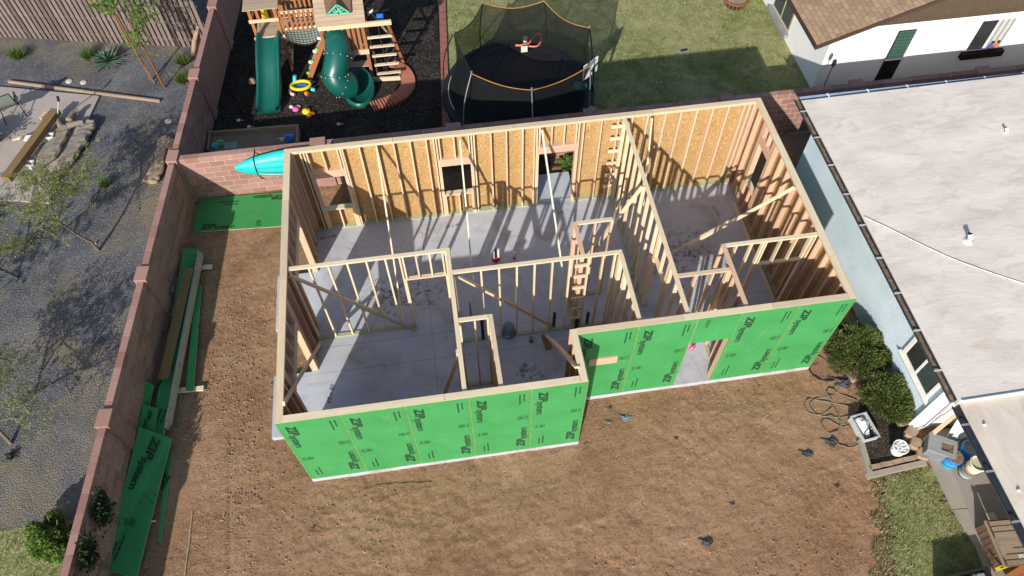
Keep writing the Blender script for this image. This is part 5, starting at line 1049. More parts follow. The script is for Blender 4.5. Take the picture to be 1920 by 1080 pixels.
tree('palo_verde_tree', (-11.2, 4.2, GZ), 'tall feathery tree standing just beyond the left edge', 5.2, 1.0, 'paloverde', 31, 9000, 0.05, (0.1, 0.0), 0.09, 0.1, 3, 'trees in the gravel yard', 0.40)
tree('young_tree', atz(291, 157), 'slim young green tree tied between two rusty stakes', 3.5, 0.60, 'youngleaf', 8, 3000, 0.040, (-0.04, 0.03), 0.022, 0.0, 3, None, 0.60, 'stem')
for (bx, tx, lb) in (((285, 152), (213, 30), 'left rusty stake beside the young tree'), ((309, 165), (258, 50), 'right rusty stake beside the young tree')):
    p = atz(*bx); q = p+Vector((-0.06, 0.05, 2.45)); o = thing('tree_stake', p, lb, 'stake', 'stakes of the young tree'); MB().tube([p, q], 0.035, 10).build('pole', 'rust', o); MB().tube([q-Vector((0, 0, 0.75)), q-Vector((0, 0, 0.70))], 0.042, 10).build('tie', 'black', o)
for i, (px, lb) in enumerate((((130, 153), 'left of two pale round stepping stones in the gravel'), ((157, 155), 'right of two pale round stepping stones in the gravel'), ((316, 228), 'single pale round stepping stone near the long wall'))):
    p = atz(*px); o = thing('stepping_stone', p, lb, 'stone', 'round stones in the gravel'); MB().lathe(p, [(0.105, 0), (0.10, 0.03), (0.09, 0.035), (0, 0.036)], 14).build('stone', 'flag', o)
def shrub(name, c, rx, rz, n, size, mat, label, seed, grp=None, spike=True):
    c = Vector(c); o = thing(name, c, label, 'shrub', grp); r = np.random.default_rng(seed); nl = 30; an = r.random(nl)*2*np.pi; rr = rx*(0.10+0.72*r.random(nl)); LC = np.c_[rr*np.cos(an), rr*np.sin(an), rz*(0.18+0.42*r.random(nl)*(1.25-rr/rx))]; LR = rx*(0.13+0.22*r.random(nl))
    i = r.choice(nl, n, p=LR**2/np.sum(LR**2)); d = r.normal(size=(n, 3)); d /= np.linalg.norm(d, axis=1)[:, None]; d[:, 2] = np.where(d[:, 2] < -0.3, -d[:, 2], d[:, 2]); rad = 0.35+0.65*r.random(n)**0.5
    P = LC[i]+d*(rad*LR[i])[:, None]*np.array((1, 1, 1.05)); P[:, 2] = np.abs(P[:, 2])+0.02; d = d*0.7+P/np.linalg.norm(P, axis=1)[:, None]*0.6
    if spike:
        dd = d+np.array((0, 0, 0.35))+r.normal(size=(n, 3))*0.35; dd /= np.linalg.norm(dd, axis=1)[:, None]; t = r.normal(size=(n, 3)); s = np.cross(dd, t); s /= np.linalg.norm(s, axis=1)[:, None]; l = size*(0.6+0.8*r.random(n))[:, None]
        V = np.stack([P-s*l*0.07, P+dd*l*0.5-s*l*0.10, P+dd*l, P+dd*l*0.5+s*l*0.10], 1).reshape(-1, 3); F = np.arange(4*n).reshape(-1, 4)
    else: V, F = leafquads(P, size, seed, 0.55)
    inst('foliage', npmesh('foliage', V, F, mat), Matrix.Translation(c), o); mb = MB()
    for k in range(9): a = k*0.7; mb.tube([(0, 0, 0), (rx*0.3*math.cos(a), rx*0.3*math.sin(a), rz*0.4), (rx*0.62*math.cos(a), rx*0.62*math.sin(a), rz*0.72)], [0.02, 0.014, 0.006], 5)
    mb.build('stem', 'stem', o, M4=Matrix.Translation(c)); return o
p = atz(112, 1020); shrub('leafy_shrub', (p.x, p.y, GZ), 0.62, 1.1, 12000, 0.032, 'shrubleaf', 'bright green bush against the far side of the long wall', 5, None, False)
for px, h, lb, sd in (((186, 955), 0.55, 'dark leafy vine growing up the long wall, the upper one', 3), ((158, 1040), 0.35, 'dark leafy vine low on the long wall, the lower one', 4)):
    p = atx(*px, -4.0)
    for _ in range(6): p = atx(*px, WX(p.y)+0.05)
    o = thing('vine', (p.x, p.y, GZ), lb, 'vine', 'vines on the long wall'); r = np.random.default_rng(sd); n = 900; Q = r.normal(size=(n, 3))*np.array((0.07, 0.15, 0.16)); Q[:, 0] = np.abs(Q[:, 0]); Q[:, 2] += p.z-GZ; Q = Q[Q[:, 2] > 0.03]
    V, F = leafquads(Q, 0.04, sd, 0.6); inst('foliage', npmesh('foliage', V, F, 'vineleaf'), Matrix.Translation((p.x, p.y, GZ)), o)
    mb = MB(); [mb.tube([(0, 0, 0), (0.0, 0.05*k, h*0.5), (0.0, 0.10*k, p.z-GZ)], 0.008, 5) for k in (-1, 0, 1)]; mb.build('stem', 'stem', o, M4=Matrix.Translation((p.x, p.y, GZ)))
# patio things
def chair(px, rz, label):
    p = atz(*px, GZ+0.07); o = thing('patio_chair', p, label, 'chair', None, rz); T = WM[o.name]; mb = MB(); prof = [(0.27, 0.42), (0.18, 0.40), (-0.05, 0.37), (-0.18, 0.40), (-0.28, 0.62), (-0.38, 0.98)]
    rows = [[(x, y, z) for x in (-0.25, 0, 0.25)] for y, z in prof]; mb.grid(rows, 0, True); mb.build('sling_seat', 'sling', o, M4=T)
    for s in (-1, 1):
        x = 0.27*s; mb = MB(); mb.tube(sub([Vector((x, y, z)) for y, z in prof], 3), 0.016, 8); mb.build('side_rail', 'black', o, M4=T)
        mb = MB(); mb.tube(sub([Vector((x, -0.26, 0.60)), Vector((x*1.12, -0.1, 0.64)), Vector((x*1.16, 0.18, 0.62)), Vector((x*1.1, 0.26, 0.42)), Vector((x*1.02, 0.30, 0.015))], 4), 0.015, 8); mb.build('arm', 'black', o, M4=T)
        mb = MB(); mb.tube([(x, 0.1, 0.39), (x*1.05, -0.1, 0.2), (x*1.15, -0.36, 0.015)], 0.015, 8); mb.build('leg', 'black', o, M4=T)
    mb = MB(); mb.tube([(-0.27, -0.38, 0.98), (0.27, -0.38, 0.98)], 0.016, 8); mb.build('top_rail', 'black', o, M4=T)
chair((28, 214), -2.75+math.pi, 'grey-green sling patio chair with black metal frame')
p = atz(0, 268, GZ+0.07); o = thing('fire_pit', (p.x-0.3, p.y+0.1, GZ+0.07), 'round stone pot with a shaggy plant at the left edge of the patio', 'planter'); MB().lathe((p.x-0.3, p.y+0.1, GZ+0.07), [(0.28, 0), (0.38, 0.25), (0.36, 0.42), (0.30, 0.42), (0.28, 0.36)], 18).build('pot', 'stone_tan', o)
r = np.random.default_rng(3); V, F = leafquads(r.normal(size=(700, 3))*np.array((0.2, 0.2, 0.12))+np.array((p.x-0.2, p.y-0.1, GZ+0.55)), 0.045, 3, 0.4); inst('foliage', npmesh('foliage', V, F, 'vineleaf'), Matrix(), o)
bt = thing('timber_beam', atz(55, 270, GZ+0.07), 'thick brown timber beam lying across white blocks on the patio', 'beam')
a, b = atz(103, 203, 0.34), atz(8, 332, 0.34); lumber('beam', b-Vector((0, 0, 0.1)), a-Vector((0, 0, 0.1)), 0.19, 0.24, 'beamwood', bt)
for t, k in ((0.35, 0), (0.75, 1)):
    c = a.lerp(b, t); o = thing('support_block', (c.x+0.1, c.y, GZ+0.07), ('pale concrete block under the far half of the beam', 'pale concrete block under the near half of the beam')[k], 'block', 'blocks under the beam'); mb = MB()
    for q in ((-0.24, -0.1, 0, -0.2, 0.1, 0.2), (0.2, -0.1, 0, 0.24, 0.1, 0.2), (-0.2, -0.1, 0, 0.2, -0.07, 0.2), (-0.2, 0.07, 0, 0.2, 0.1, 0.2), (-0.02, -0.07, 0, 0.02, 0.07, 0.2)): mb.box(c.x+0.1+q[0], c.y+q[1], GZ+0.07+q[2], c.x+0.1+q[3], c.y+q[4], GZ+0.07+q[5])
    mb.build('block', 'offwhite', o)
p = atz(100, 216, 0.2); o = thing('string_trimmer', (p.x, p.y, GZ+0.07), 'white string trimmer with black head standing beside the beam', 'tool'); q = atz(110, 190, 0.75)
MB().tube([(p.x, p.y, GZ+0.09), q], 0.018, 8).build('shaft', 'lightgrey', o); MB().lathe((p.x, p.y, GZ+0.07), [(0.1, 0), (0.1, 0.03), (0.04, 0.1), (0, 0.11)], 12).build('head', 'white', o); MB().tube([q, q+Vector((0.03, 0.05, 0.14))], 0.04, 8).build('handle', 'black', o)
for px, lb, mt, l in (((76, 222), 'tan wood block resting on the far end of the beam', 'fir', 0.22), ((86, 232), 'short offcut lying against the beam', 'spruce', 0.3), ((100, 250), 'torn pale scrap on the patio between beam and log', 'spruce', 0.15)):
    z = 0.36 if px[0] == 76 else GZ+0.11; p = atz(*px, z); o = thing('wood_offcut', p-Vector((0, 0, 0.03)), lb, 'offcut', 'offcuts on the patio'); lumber('block', p, p+Vector((l*0.6, l, 0.0)), 0.07, 0.07, mt, o); MB().box(p.x, p.y, p.z+0.036, p.x+0.02, p.y+0.02, p.z+0.044).build('nail', 'steel', o)
p = atz(30, 262, GZ+0.12); o = thing('kindling_bundle', p, 'bundle of thin pale sticks leaning on the beam', 'sticks')
for k in range(6): a = 0.3*k; lumber('stick', p+Vector((0.05*k-0.1, 0.04*(k % 3), 0)), p+Vector((0.28+0.02*k, -0.20+0.06*k, 0.22-0.02*k)), 0.025, 0.02, 'spruce', o)
p = atz(66, 272, GZ+0.07); o = thing('white_stool', p, 'small white folding stool standing beside the beam', 'stool'); lumber('seat', p+Vector((-0.15, 0, 0.3)), p+Vector((0.15, 0, 0.3)), 0.02, 0.22, 'white', o)
for s in (-1, 1): lumber('leg', p+Vector((0.14*s, 0.08, 0)), p+Vector((0.1*s, 0.0, 0.29)), 0.02, 0.05, 'white', o); lumber('leg', p+Vector((0.14*s, -0.1, 0)), p+Vector((0.1*s, 0.0, 0.29)), 0.02, 0.05, 'white', o)
# driftwood: live-edge slabs, one forked, one straight
def slabwood(name, label, pts, ws, z, th, mat, grp):
    pts = [atz(*q, z) for q in pts]; c = sum(pts, Vector())/len(pts); o = thing(name, (c.x, c.y, GZ+0.05), label, 'log', grp); P = sub(pts, 5); W = np.interp(np.linspace(0, len(ws)-1, len(P)), range(len(ws)), ws); mb = MB(); rows = []; r = random.Random(len(pts)*7)
    for i, p in enumerate(P):
        t = (P[min(i+1, len(P)-1)]-P[max(i-1, 0)]).normalized(); s = Vector((-t.y, t.x, 0)).normalized(); w = W[i]*(1+r.uniform(-.16, .16)); row = []
        for a in np.linspace(0, 2*math.pi, 13): row.append(p+s*(w*math.cos(a))+Vector((0, 0, th*(math.sin(a) if math.sin(a) < 0 else 0.45*math.sin(a)**0.25)+r.uniform(-.02, .02))))
        rows.append(row)
    mb.grid(rows, 0, False); mb.add(rows[0][:-1], [tuple(range(12))]); mb.add(rows[-1][:-1], [tuple(reversed(range(12)))]); mb.build('trunk', mat, o); return o, P
DG = 'driftwood on the patio'
o, P = slabwood('driftwood_log', 'grey forked driftwood log lying on the patio', [(64, 318), (88, 292), (108, 262), (122, 238), (134, 222)], [0.08, 0.27, 0.25, 0.20, 0.14], 0.05, 0.13, 'driftwood', DG)
for br in ([(126, 236), (140, 232), (156, 228)], [(130, 226), (138, 212), (148, 206)], [(118, 240), (112, 232), (110, 224)]):
    q = [atz(*b, 0.14) for b in br]; MB().tube(sub(q, 4), [0.11-0.006*k for k in range(9)], 9).build('branch', 'driftwood', o)
slabwood('driftwood_slab', 'long pale live-edge slab lying at the patio edge', [(100, 338), (118, 310), (136, 282), (152, 256), (164, 236), (168, 228)], [0.07, 0.19, 0.23, 0.24, 0.24, 0.15], 0.04, 0.16, 'driftwood', DG)
o, P = slabwood('driftwood_slab', 'twisted dry slab of wood leaning at the foot of the long wall', [(281, 340), (294, 316), (300, 296), (305, 272), (304, 258)], [0.22, 0.20, 0.14, 0.18, 0.17], 0.0, 0.12, 'oldwood', 'wood along the long wall')
slabwood('driftwood_slab', 'short dry chunk of wood beside the twisted slab', [(312, 262), (320, 270), (326, 284)], [0.14, 0.16, 0.1], 0.05, 0.12, 'oldwood', 'wood along the long wall')
for k, (a, b, lb) in enumerate((((362, 105), (372, 48), 'thick tan pole leaning on the far wall among firewood'), ((372, 92), (381, 40), 'grey split rail leaning against the far wall'), ((368, 84), (385, 36), 'thin dry stick leaning among the firewood'))):
    p = atz(*a); q = atz(*b, 0.75); q.x = min(q.x, WX(q.y)-0.24); o = thing('leaning_log', p, lb, 'log', 'firewood against the long wall'); MB().tube([p, p.lerp(q, 0.5)+Vector((-0.04, 0, 0)), q], [0.085-0.02*k, 0.08-0.02*k, 0.06-0.015*k], 9).build('trunk', ('oldwood', 'driftwood', 'beamwood')[k], o); MB().tube([p.lerp(q, 0.4), p.lerp(q, 0.4)+Vector((0.10, 0.06, 0.12))], 0.02, 6).build('branch', 'driftwood', o)
p = atz(35, 520); q = Vector((p.x-1.6, p.y+0.5, 1.6)); o = thing('black_pole', p, 'black straight pole leaning in at the left edge', 'pole'); MB().tube([p, q], 0.022, 8).build('shaft', 'black', o); MB().tube([p, p+Vector((0, 0, 0.03))], 0.03, 8).build('foot', 'rubber', o)
for px, lb in (((180, 458), 'small pale cut stub beside the feathery tree'),):
    p = atz(*px); o = thing('irrigation_stub', p, lb, 'pipe'); MB().tube([p, p+Vector((0, 0, 0.08))], 0.03, 8).build('pipe', 'offwhite', o); MB().disc(p+Vector((0, 0, 0.082)), 0.022, 8).build('opening', 'black', o)
p = atz(22, 857); o = thing('dry_cactus', p, 'small dark dead plant on the gravel near the sparse tree', 'plant'); V, F = leafquads(np.random.default_rng(1).normal(size=(120, 3))*0.05+np.array((p.x, p.y, GZ+0.06)), 0.05, 2, 0.3); inst('leaves', npmesh('leaves', V, F, 'vineleaf'), Matrix(), o); MB().tube([p, p+Vector((0, 0, 0.1))], 0.015, 5).build('stem', 'stem', o)

# ================================================================== white house at the back right
wh = thing('white_house', (18, 13, GZ), 'white-painted block house with brown gable and tan shingle roof', 'house')
X0, Y0, ZT = 15.56, 10.52, 2.12
MB().box(X0, Y0, GZ-0.1, 27, 22, ZT).build('wall', 'white_block', wh, at=(X0, Y0, GZ))
sl = 0.38; xr, zr = 20.8, 2.12+(20.8-X0)*sl
for k in range(11):                                       # gable boards, each lap its own piece
    z0, z1 = ZT+k*0.18, ZT+(k+1)*0.18; xa, xb = X0+(z0-ZT)/sl+0.05, 2*xr-X0-(z0-ZT)/sl-0.05
    xa1, xb1 = X0+(z1-ZT)/sl+0.05, 2*xr-X0-(z1-ZT)/sl-0.05
    if xa1 >= xb1: break
    y = Y0-0.012; yb = Y0-0.026; yt = Y0+0.15
    mb = MB(); mb.add([(xa, yb, z0), (xb, yb, z0), (xb1, y, z1), (xa1, y, z1), (xa, yt, z0), (xb, yt, z0), (xb1, yt, z1), (xa1, yt, z1)], [(0, 1, 2, 3), (7, 6, 5, 4), (4, 5, 1, 0), (3, 2, 6, 7), (0, 3, 7, 4), (1, 5, 6, 2)]); mb.build('gable_board', 'siding', wh)
def roof_side(s):
    mb = MB(); e = 0.64; ya, yb = 10.20, 22.4; x0 = xr-(xr-X0+e) if s < 0 else xr+(xr-X0+e); z0 = zr-(xr-X0+e)*sl+0.03; zr2 = zr+0.03
    nx, ny = 30, 40
    P = [[(x0+(xr-x0)*i/nx, ya+(yb-ya)*j/ny, z0+(zr2-z0)*i/nx+0.006*math.sin(i*1.7+j*0.9)) for i in range(nx+1)] for j in range(ny+1)]; mb.grid(P, 0, False, flip=(s > 0)); 
    o = mb.build('roof', 'shingle', wh, at=(x0, ya, z0)); f = MB()
    f.add([(x0, ya-0.012, z0-0.02), (xr, ya-0.012, zr2-0.02), (xr, ya-0.012, zr2-0.16), (x0, ya-0.012, z0-0.16), (x0, ya+0.03, z0-0.02), (xr, ya+0.03, zr2-0.02), (xr, ya+0.03, zr2-0.16), (x0, ya+0.03, z0-0.16)], [(3, 2, 1, 0), (4, 5, 6, 7), (0, 1, 5, 4), (2, 3, 7, 6), (3, 0, 4, 7)]); f.build('rake_board', 'brownfascia', o)
    MB().box(x0-0.02, ya, z0-0.15, x0+0.02, yb, z0-0.008).build('eave_board', 'brownfascia', o)
roof_side(-1); roof_side(1)
dr_ = MB(); dr_.box(17.60, Y0-0.03, GZ, 18.15, Y0-0.004, 1.86); dr_ = dr_.build('door', 'brownblack', wh)
MB().box(17.62, Y0-0.045, 0.86, 18.12, Y0-0.032, 1.84).build('screen_pane', 'greenpane', dr_); MB().box(17.62, Y0-0.045, 0.0, 18.12, Y0-0.032, 0.78).build('shaded_lower_panel', 'brownblack', dr_)  # lower half coloured black to carry the shadow across the door
MB().box(17.60, Y0-0.055, 0.785, 18.14, Y0-0.03, 0.845).build('mid_rail', 'white', dr_); MB().box(18.151, Y0-0.05, GZ, 18.23, Y0+0.01, 1.94).build('door_frame', 'white', dr_)
mb = MB()
for k in range(7): mb.bar((17.63+0.07*k, Y0-0.049, 0.88), (17.63+0.07*k, Y0-0.049, 1.83), 0.008, 0.008)
for k in range(8): mb.bar((17.62, Y0-0.051, 0.93+0.12*k), (18.12, Y0-0.051, 0.93+0.12*k), 0.008, 0.008)
mb.build('grille', 'brownblack', dr_)
wn_ = MB(); wn_.box(20.14, Y0-0.02, 0.80, 21.40, Y0-0.004, 1.96); wn_ = wn_.build('window', 'white', wh)
MB().box(20.22, Y0-0.035, 0.86, 20.72, Y0-0.022, 1.90).build('pane', 'darkpane', wn_); MB().box(20.80, Y0-0.035, 0.86, 21.30, Y0-0.022, 1.90).build('pane', 'curtain', wn_)
for k in range(5): MB().box(20.84+0.09*k, Y0-0.045, 0.86, 20.88+0.09*k, Y0-0.036, 1.90).build('curtain_fold', 'curtain' if k % 2 else 'sling', wn_)
for x, c in ((20.93, 'clothblue'), (21.12, 'clothorange')):
    MB().lathe((x, Y0-0.06, 0.88), [(0.06, 0), (0.07, 0.1), (0.03, 0.17), (0.0, 0.18)], 10).build('ornament', c, wn_); MB().lathe((x+0.02, Y0-0.06, 1.05), [(0.02, 0), (0.045, 0.03), (0.035, 0.08), (0, 0.09)], 10).build('ornament', 'black', wn_)
MB().box(20.10, Y0-0.16, 0.58, 21.46, Y0-0.005, 0.79).build('window_sill', 'brownblack', wn_)
ww = MB(); ww.box(X0-0.02, 12.86, 0.22, X0-0.004, 14.35, 1.40); ww = ww.build('window', 'beige', wh)
MB().box(X0-0.035, 12.94, 0.32, X0-0.022, 13.55, 1.32).build('pane', 'glass', ww); MB().box(X0-0.035, 13.65, 0.32, X0-0.022, 14.27, 1.32).build('pane', 'glass', ww)
MB().box(X0-0.16, 12.80, 0.08, X0-0.005, 14.42, 0.215).build('window_sill', 'grey', ww)
p = atz(1535, 2, 2.6); MB().box(16.9, 12.05, 2.77, 17.15, 12.25, 2.83).build('roof_patch', 'lightgrey', wh)
p = aty(1543, 166, 9.75); q = aty(1550, 126, 9.75); o = thing('garden_lamp', (p.x, 9.75, GZ), 'thin black garden lamp beside the white house corner', 'lamp'); MB().tube([(p.x, 9.75, GZ), (p.x, 9.75, q.z)], 0.014, 8).build('stake', 'black', o); MB().lathe((p.x, 9.75, q.z), [(0.03, 0), (0.055, 0.04), (0.06, 0.2), (0.03, 0.25), (0, 0.26)], 12).build('lantern', 'black', o)
for k in range(3): V, F = blades(np.random.default_rng(k).normal(size=(160, 3))*np.array((0.18, 0.1, 0)), 0.24, 0.02, 1.0, seed=k); c = (16.35+0.3*k, 9.7, GZ); o = thing('weed_clump', c, ('dry weed clump behind the wall next to the garden lamp', 'dry weed clump in the middle behind the wall', 'dry weed clump farthest from the garden lamp')[k], 'weeds', 'weeds by the white house'); inst('leaves', npmesh('leaves', V, F, 'strawgrass' if k % 2 else 'bunchgrass'), Matrix.Translation(c), o); MB().tube([(0, 0, 0), (0.02, 0, 0.2)], 0.01, 5).build('stem', 'stem', o, M4=Matrix.Translation(c))

# ================================================================== blue house with the flat pale roof on the right
bh = thing('blue_house', (17, 3, GZ), 'pale blue stucco house with a flat off-white coated roof', 'house')
BX, RX, RY, RZ, JY = 13.64, 13.24, 7.46, 2.50, -1.24
MB().box(BX, -0.78, GZ-0.1, 30, RY-0.42, RZ-0.17).build('wall', 'blue_stucco', bh, at=(BX, 0, GZ))
MB().box(BX+0.004, -0.80, GZ-0.1, 22, -0.781, RZ-0.18).build('porch_wall', 'white', bh, at=(BX, 0, GZ))
def roofmesh(x0, y0, x1, y1, z, mat, name, seed, slope=0.0):
    nx, ny = int((x1-x0)/0.25), int((y1-y0)/0.25); r = np.random.default_rng(seed); mb = MB(); xs = np.linspace(x0, x1, nx+1); ys = np.linspace(y0, y1, ny+1)
    X, Y = np.meshgrid(xs, ys); Z = z+0.03*(vnoise(X+20, Y*1.6+20, seed, 0.9)-0.5)+0.012*(vnoise(X+20, Y*3+20, seed+1, 2.4)-0.5)+slope*(X-x0); edge = np.minimum(np.minimum(X-x0, x1-X), np.minimum(Y-y0, y1-Y)); Z = np.where(edge < 0.12, z-0.01+slope*(X-x0), Z)
    mb.grid([[(X[j, i], Y[j, i], Z[j, i]) for i in range(nx+1)] for j in range(ny+1)]); o = mb.build(name, mat, bh, at=(x0, y0, z)); MB().box(x0+0.002, y0+0.002, z-0.17, x1, y1-0.002, z-0.012).build('roof_edge', 'offwhite', o); return o
main = roofmesh(RX, JY, 30, RY, RZ, 'roof_coating', 'roof', 3, 0.012); low = roofmesh(RX+0.03, -9, 30, JY+0.01, RZ-0.05, 'roof_coating_tan', 'porch_roof', 5, 0.010)
mb = MB(); mb.tube([(RX+0.05, JY, RZ), (RX+3, JY+0.02, RZ+0.03), (30, JY, RZ+0.17)], 0.035, 8); mb.build('roof_seam', 'white', main)
def gutter(name, a, b, nrm, mats, dz, deb=None, hang=0.95):
    a, b, n = Vector(a), Vector(b), Vector(nrm); W, H, T = 0.15, 0.11, 0.007; mb = MB(); prof = [(0, 0), (0, -H), (W*0.7, -H), (W, -H*0.45), (W, 0.0), (W-T, 0.0), (W-T, -H*0.42), (W*0.68, -H+T), (T, -H+T), (T, 0)]
    rows = [[e+n*x+Vector((0, 0, z+dz)) for x, z in prof+prof[:1]] for e in (a, b)]; mb.grid(rows, 0, False); mb.add(rows[0][:-1], [tuple(range(10))]); mb.add(rows[1][:-1], [tuple(reversed(range(10)))]); g_ = mb.build(name, mats[0], bh); ln = (b-a).length; d = (b-a)/ln; u = hang*0.7
    while u < ln: lumber('hanger', a+d*u+Vector((0, 0, dz+0.004)), a+d*u+n*(W+0.012)+Vector((0, 0, dz+0.004)), 0.006, 0.04, mats[1], g_); u += hang
    if deb:
        mb = MB(); k = int(ln/0.06); r = random.Random(4); mb.grid([[a+d*ln*i/k+n*(T+0.01+(W-0.03)*t)+Vector((0, 0, dz-H+0.05+r.uniform(-.015, .015))) for t in (0, 0.5, 1)] for i in range(k+1)]); mb.build('leaf_litter', deb, g_)
gutter('gutter', (RX-0.004, JY+0.06, RZ), (RX-0.004, RY+0.12, RZ), (-1, 0, 0), ('gutter_dark', 'lightgrey'), -0.03, 'debris'); gutter('gutter', (RX, RY+0.004, RZ), (30, RY+0.004, RZ), (0, 1, 0), ('gutter_blue', 'white'), -0.02, None, 1.1)
gutter('gutter', (RX+0.024, -9, RZ-0.05), (RX+0.024, JY-0.03, RZ-0.05), (-1, 0, 0), ('gutter_dark', 'grey'), -0.03, None)
for px, r1, h1 in (((1815, 452), 0.055, 0.22), ((1885, 250), 0.035, 0.16)):
    p = atz(*px, RZ+0.03); v = MB(); v.tube([p, p+Vector((0, 0, h1*0.6)), p+Vector((-0.04, 0.05, h1))], r1, 12, caps=False); v = v.build('vent_pipe', 'white', main); MB().lathe(p+Vector((0, 0, -0.01)), [(r1*2.4, 0), (r1*1.5, 0.035), (r1, 0.05)], 14).build('vent_boot', 'roof_coating', v); MB().disc(p+Vector((-0.035, 0.045, h1*0.96)), r1*0.9, 12).build('vent_opening', 'black', v)
p = [atz(*q, RZ+0.05) for q in ((1622, 408), (1660, 425), (1720, 455), (1790, 487), (1860, 512), (1925, 533))]; MB().tube(sub(p, 4), 0.008, 6).build('roof_cable', 'white', main)
for px in ((1846, 797), (1910, 920), (1804, 731)): p = atz(*px, RZ-0.03); MB().lathe(p, [(0.035, 0), (0.03, 0.02), (0, 0.05)], 8).build('fastener', 'white', low)
# side window
y0, y1, z0, z1 = -0.52, 0.68, 1.02, 1.98; w_ = MB(); w_.box(BX-0.05, y0, z0, BX-0.002, y1, z0+0.06); w_.box(BX-0.05, y0, z1-0.06, BX-0.002, y1, z1); w_.box(BX-0.05, y0, z0+0.06, BX-0.002, y0+0.06, z1-0.06); w_.box(BX-0.05, y1-0.10, z0+0.06, BX-0.002, y1, z1-0.06); w_.box(BX-0.045, 0.05, z0+0.06, BX-0.002, 0.11, z1-0.06)
w_ = w_.build('window', 'white', bh); MB().box(BX-0.03, 0.111, z0+0.061, BX-0.01, y1-0.101, z1-0.061).build('pane', 'darkpane', w_); MB().box(BX-0.034, y0+0.061, z0+0.061, BX-0.014, 0.049, z1-0.061).build('pane', 'glass', w_)
mb = MB(); mb.add([(BX-0.10, y0-0.1, z0-0.05), (BX-0.10, y1+0.06, z0-0.05), (BX-0.002, y1+0.06, z0-0.002), (BX-0.002, y0-0.1, z0-0.002), (BX-0.002, y0-0.1, z0-0.22), (BX-0.002, y1+0.06, z0-0.22)], [(0, 3, 2, 1), (0, 1, 5, 4), (0, 4, 3), (1, 2, 5)]); mb.build('window_sill', 'offwhite', w_)
c = aty(1765, 737, -0.87); c = Vector((min(max(c.x, 13.85), 14.6), -0.87, min(max(c.z, 1.0), 2.0))); e_ = MB().box(c.x-0.12, c.y, c.z-0.18, c.x+0.12, -0.803, c.z+0.18).build('meter_box', 'beige', bh)
MB().tube([(c.x, -0.85, c.z-0.18), (c.x, -0.85, 0.15), (BX+0.05, -0.85, 0.05)], 0.022, 8).build('conduit', 'lightgrey', e_); MB().tube([(c.x+0.05, -0.85, c.z+0.18), (c.x+0.05, -0.85, RZ-0.2)], 0.02, 8).build('conduit', 'lightgrey', e_); MB().tube([(BX-0.04, -0.70, RZ-0.15), (BX-0.04, -0.70, GZ+0.05)], 0.035, 8).build('downspout', 'white', bh)
for x, y in ((13.9, -6.0), (18.0, -6.0)): lumber('porch_post', (x, y, GZ+0.06), (x, y, RZ-0.23), 0.1, 0.1, 'white', bh)
lumber('porch_beam', (13.55, -6.0, RZ-0.29), (20, -6.0, RZ-0.29), 0.1, 0.1, 'white', bh)

# ================================================================== right-hand corner: shrubs, bed, porch clutter
JG = 'junipers beside the blue house'
p = atz(1598, 668); shrub('juniper_shrub', (p.x, p.y+0.05, GZ), 0.88, 1.0, 42000, 0.085, 'juniper', 'dark green juniper at the green corner, the upper of two', 3, JG)
p = atz(1648, 752); shrub('juniper_shrub', (p.x, p.y+0.05, GZ), 0.80, 0.92, 38000, 0.085, 'juniper', 'dark green juniper beside the blue wall, the lower of two', 9, JG)
tag(MB().prism([(12.42, -0.45), (12.31, -1.60), (13.62, -1.50), (13.63, -0.2), (13.0, 0.3)], GZ-0.05, GZ+0.055).build('planting_bed', 'bed_soil', at=(0, 0, 0)), kind='structure')
cb = thing('bed_kerb', (12.3, -1.3, GZ), 'pale concrete kerb round the corner of the planting bed', 'kerb')
lumber('kerb_stone', (12.36, -0.88, GZ+0.05), (12.25, -1.66, GZ+0.05), 0.16, 0.12, 'walk_concrete', cb); lumber('kerb_stone', (12.19, -1.70, GZ+0.05), (13.58, -1.60, GZ+0.05), 0.15, 0.12, 'walk_concrete', cb)
eb = thing('bed_bricks', (12.9, -1.55, GZ), 'row of weathered bricks along the front of the planting bed', 'bricks'); bm2 = MB().box(-0.13, -0.05, 0, 0.13, 0.05, 0.10).mesh('brick', 'tanblock')
for k in range(5): inst('brick', bm2, Matrix.Translation((12.42+0.275*k, -1.53+0.02*k, GZ+0.03)) @ Matrix.Rotation(0.07+random.uniform(-.06, .06), 4, 'Z'), eb)
KM = [MB().box(-0.15, -0.11, 0, 0.15, 0.11, 0.14).mesh('stone', 'tanblock')]
for k, (px, lb) in enumerate((((1691, 790), 'tan wall stone at the downspout, nearest the lower juniper'), ((1704, 784), 'tan wall stone tucked against the blue house corner'), ((1706, 812), 'tan wall stone above the two by the grey bin'), ((1714, 833), 'tan wall stone beside the white bucket, middle of the row'), ((1727, 852), 'tan wall stone at the path, last of the row'), ((1600, 706), 'tan stone between the two junipers, left one'), ((1617, 702), 'tan stone between the two junipers, right one'))):
    p = atz(*px, GZ+0.05); o = thing('wall_stone', (p.x, p.y, GZ+0.0), lb, 'stone', 'tan stones round the bed'); mb = MB(); z = GZ+0.02
    s = [(-.15, -.10), (-.09, -.13), (.1, -.12), (.15, -.08), (.14, .1), (.08, .13), (-.12, .12), (-.16, .06)]; a = 0.3*k; s2 = [(x*math.cos(a)-y*math.sin(a)+p.x, x*math.sin(a)+y*math.cos(a)+p.y) for x, y in s]
    n = len(s2); mb.prism(s2, z, z+0.12); c = np.mean(s2, 0); mb.add([(x, y, z+0.121) for x, y in s2]+[(c[0]+(x-c[0])*0.86, c[1]+(y-c[1])*0.86, z+0.15) for x, y in s2], [tuple(range(n, 2*n))]+[(i, (i+1) % n, n+(i+1) % n, n+i) for i in range(n)]); mb.build('stone', 'tanblock', o)
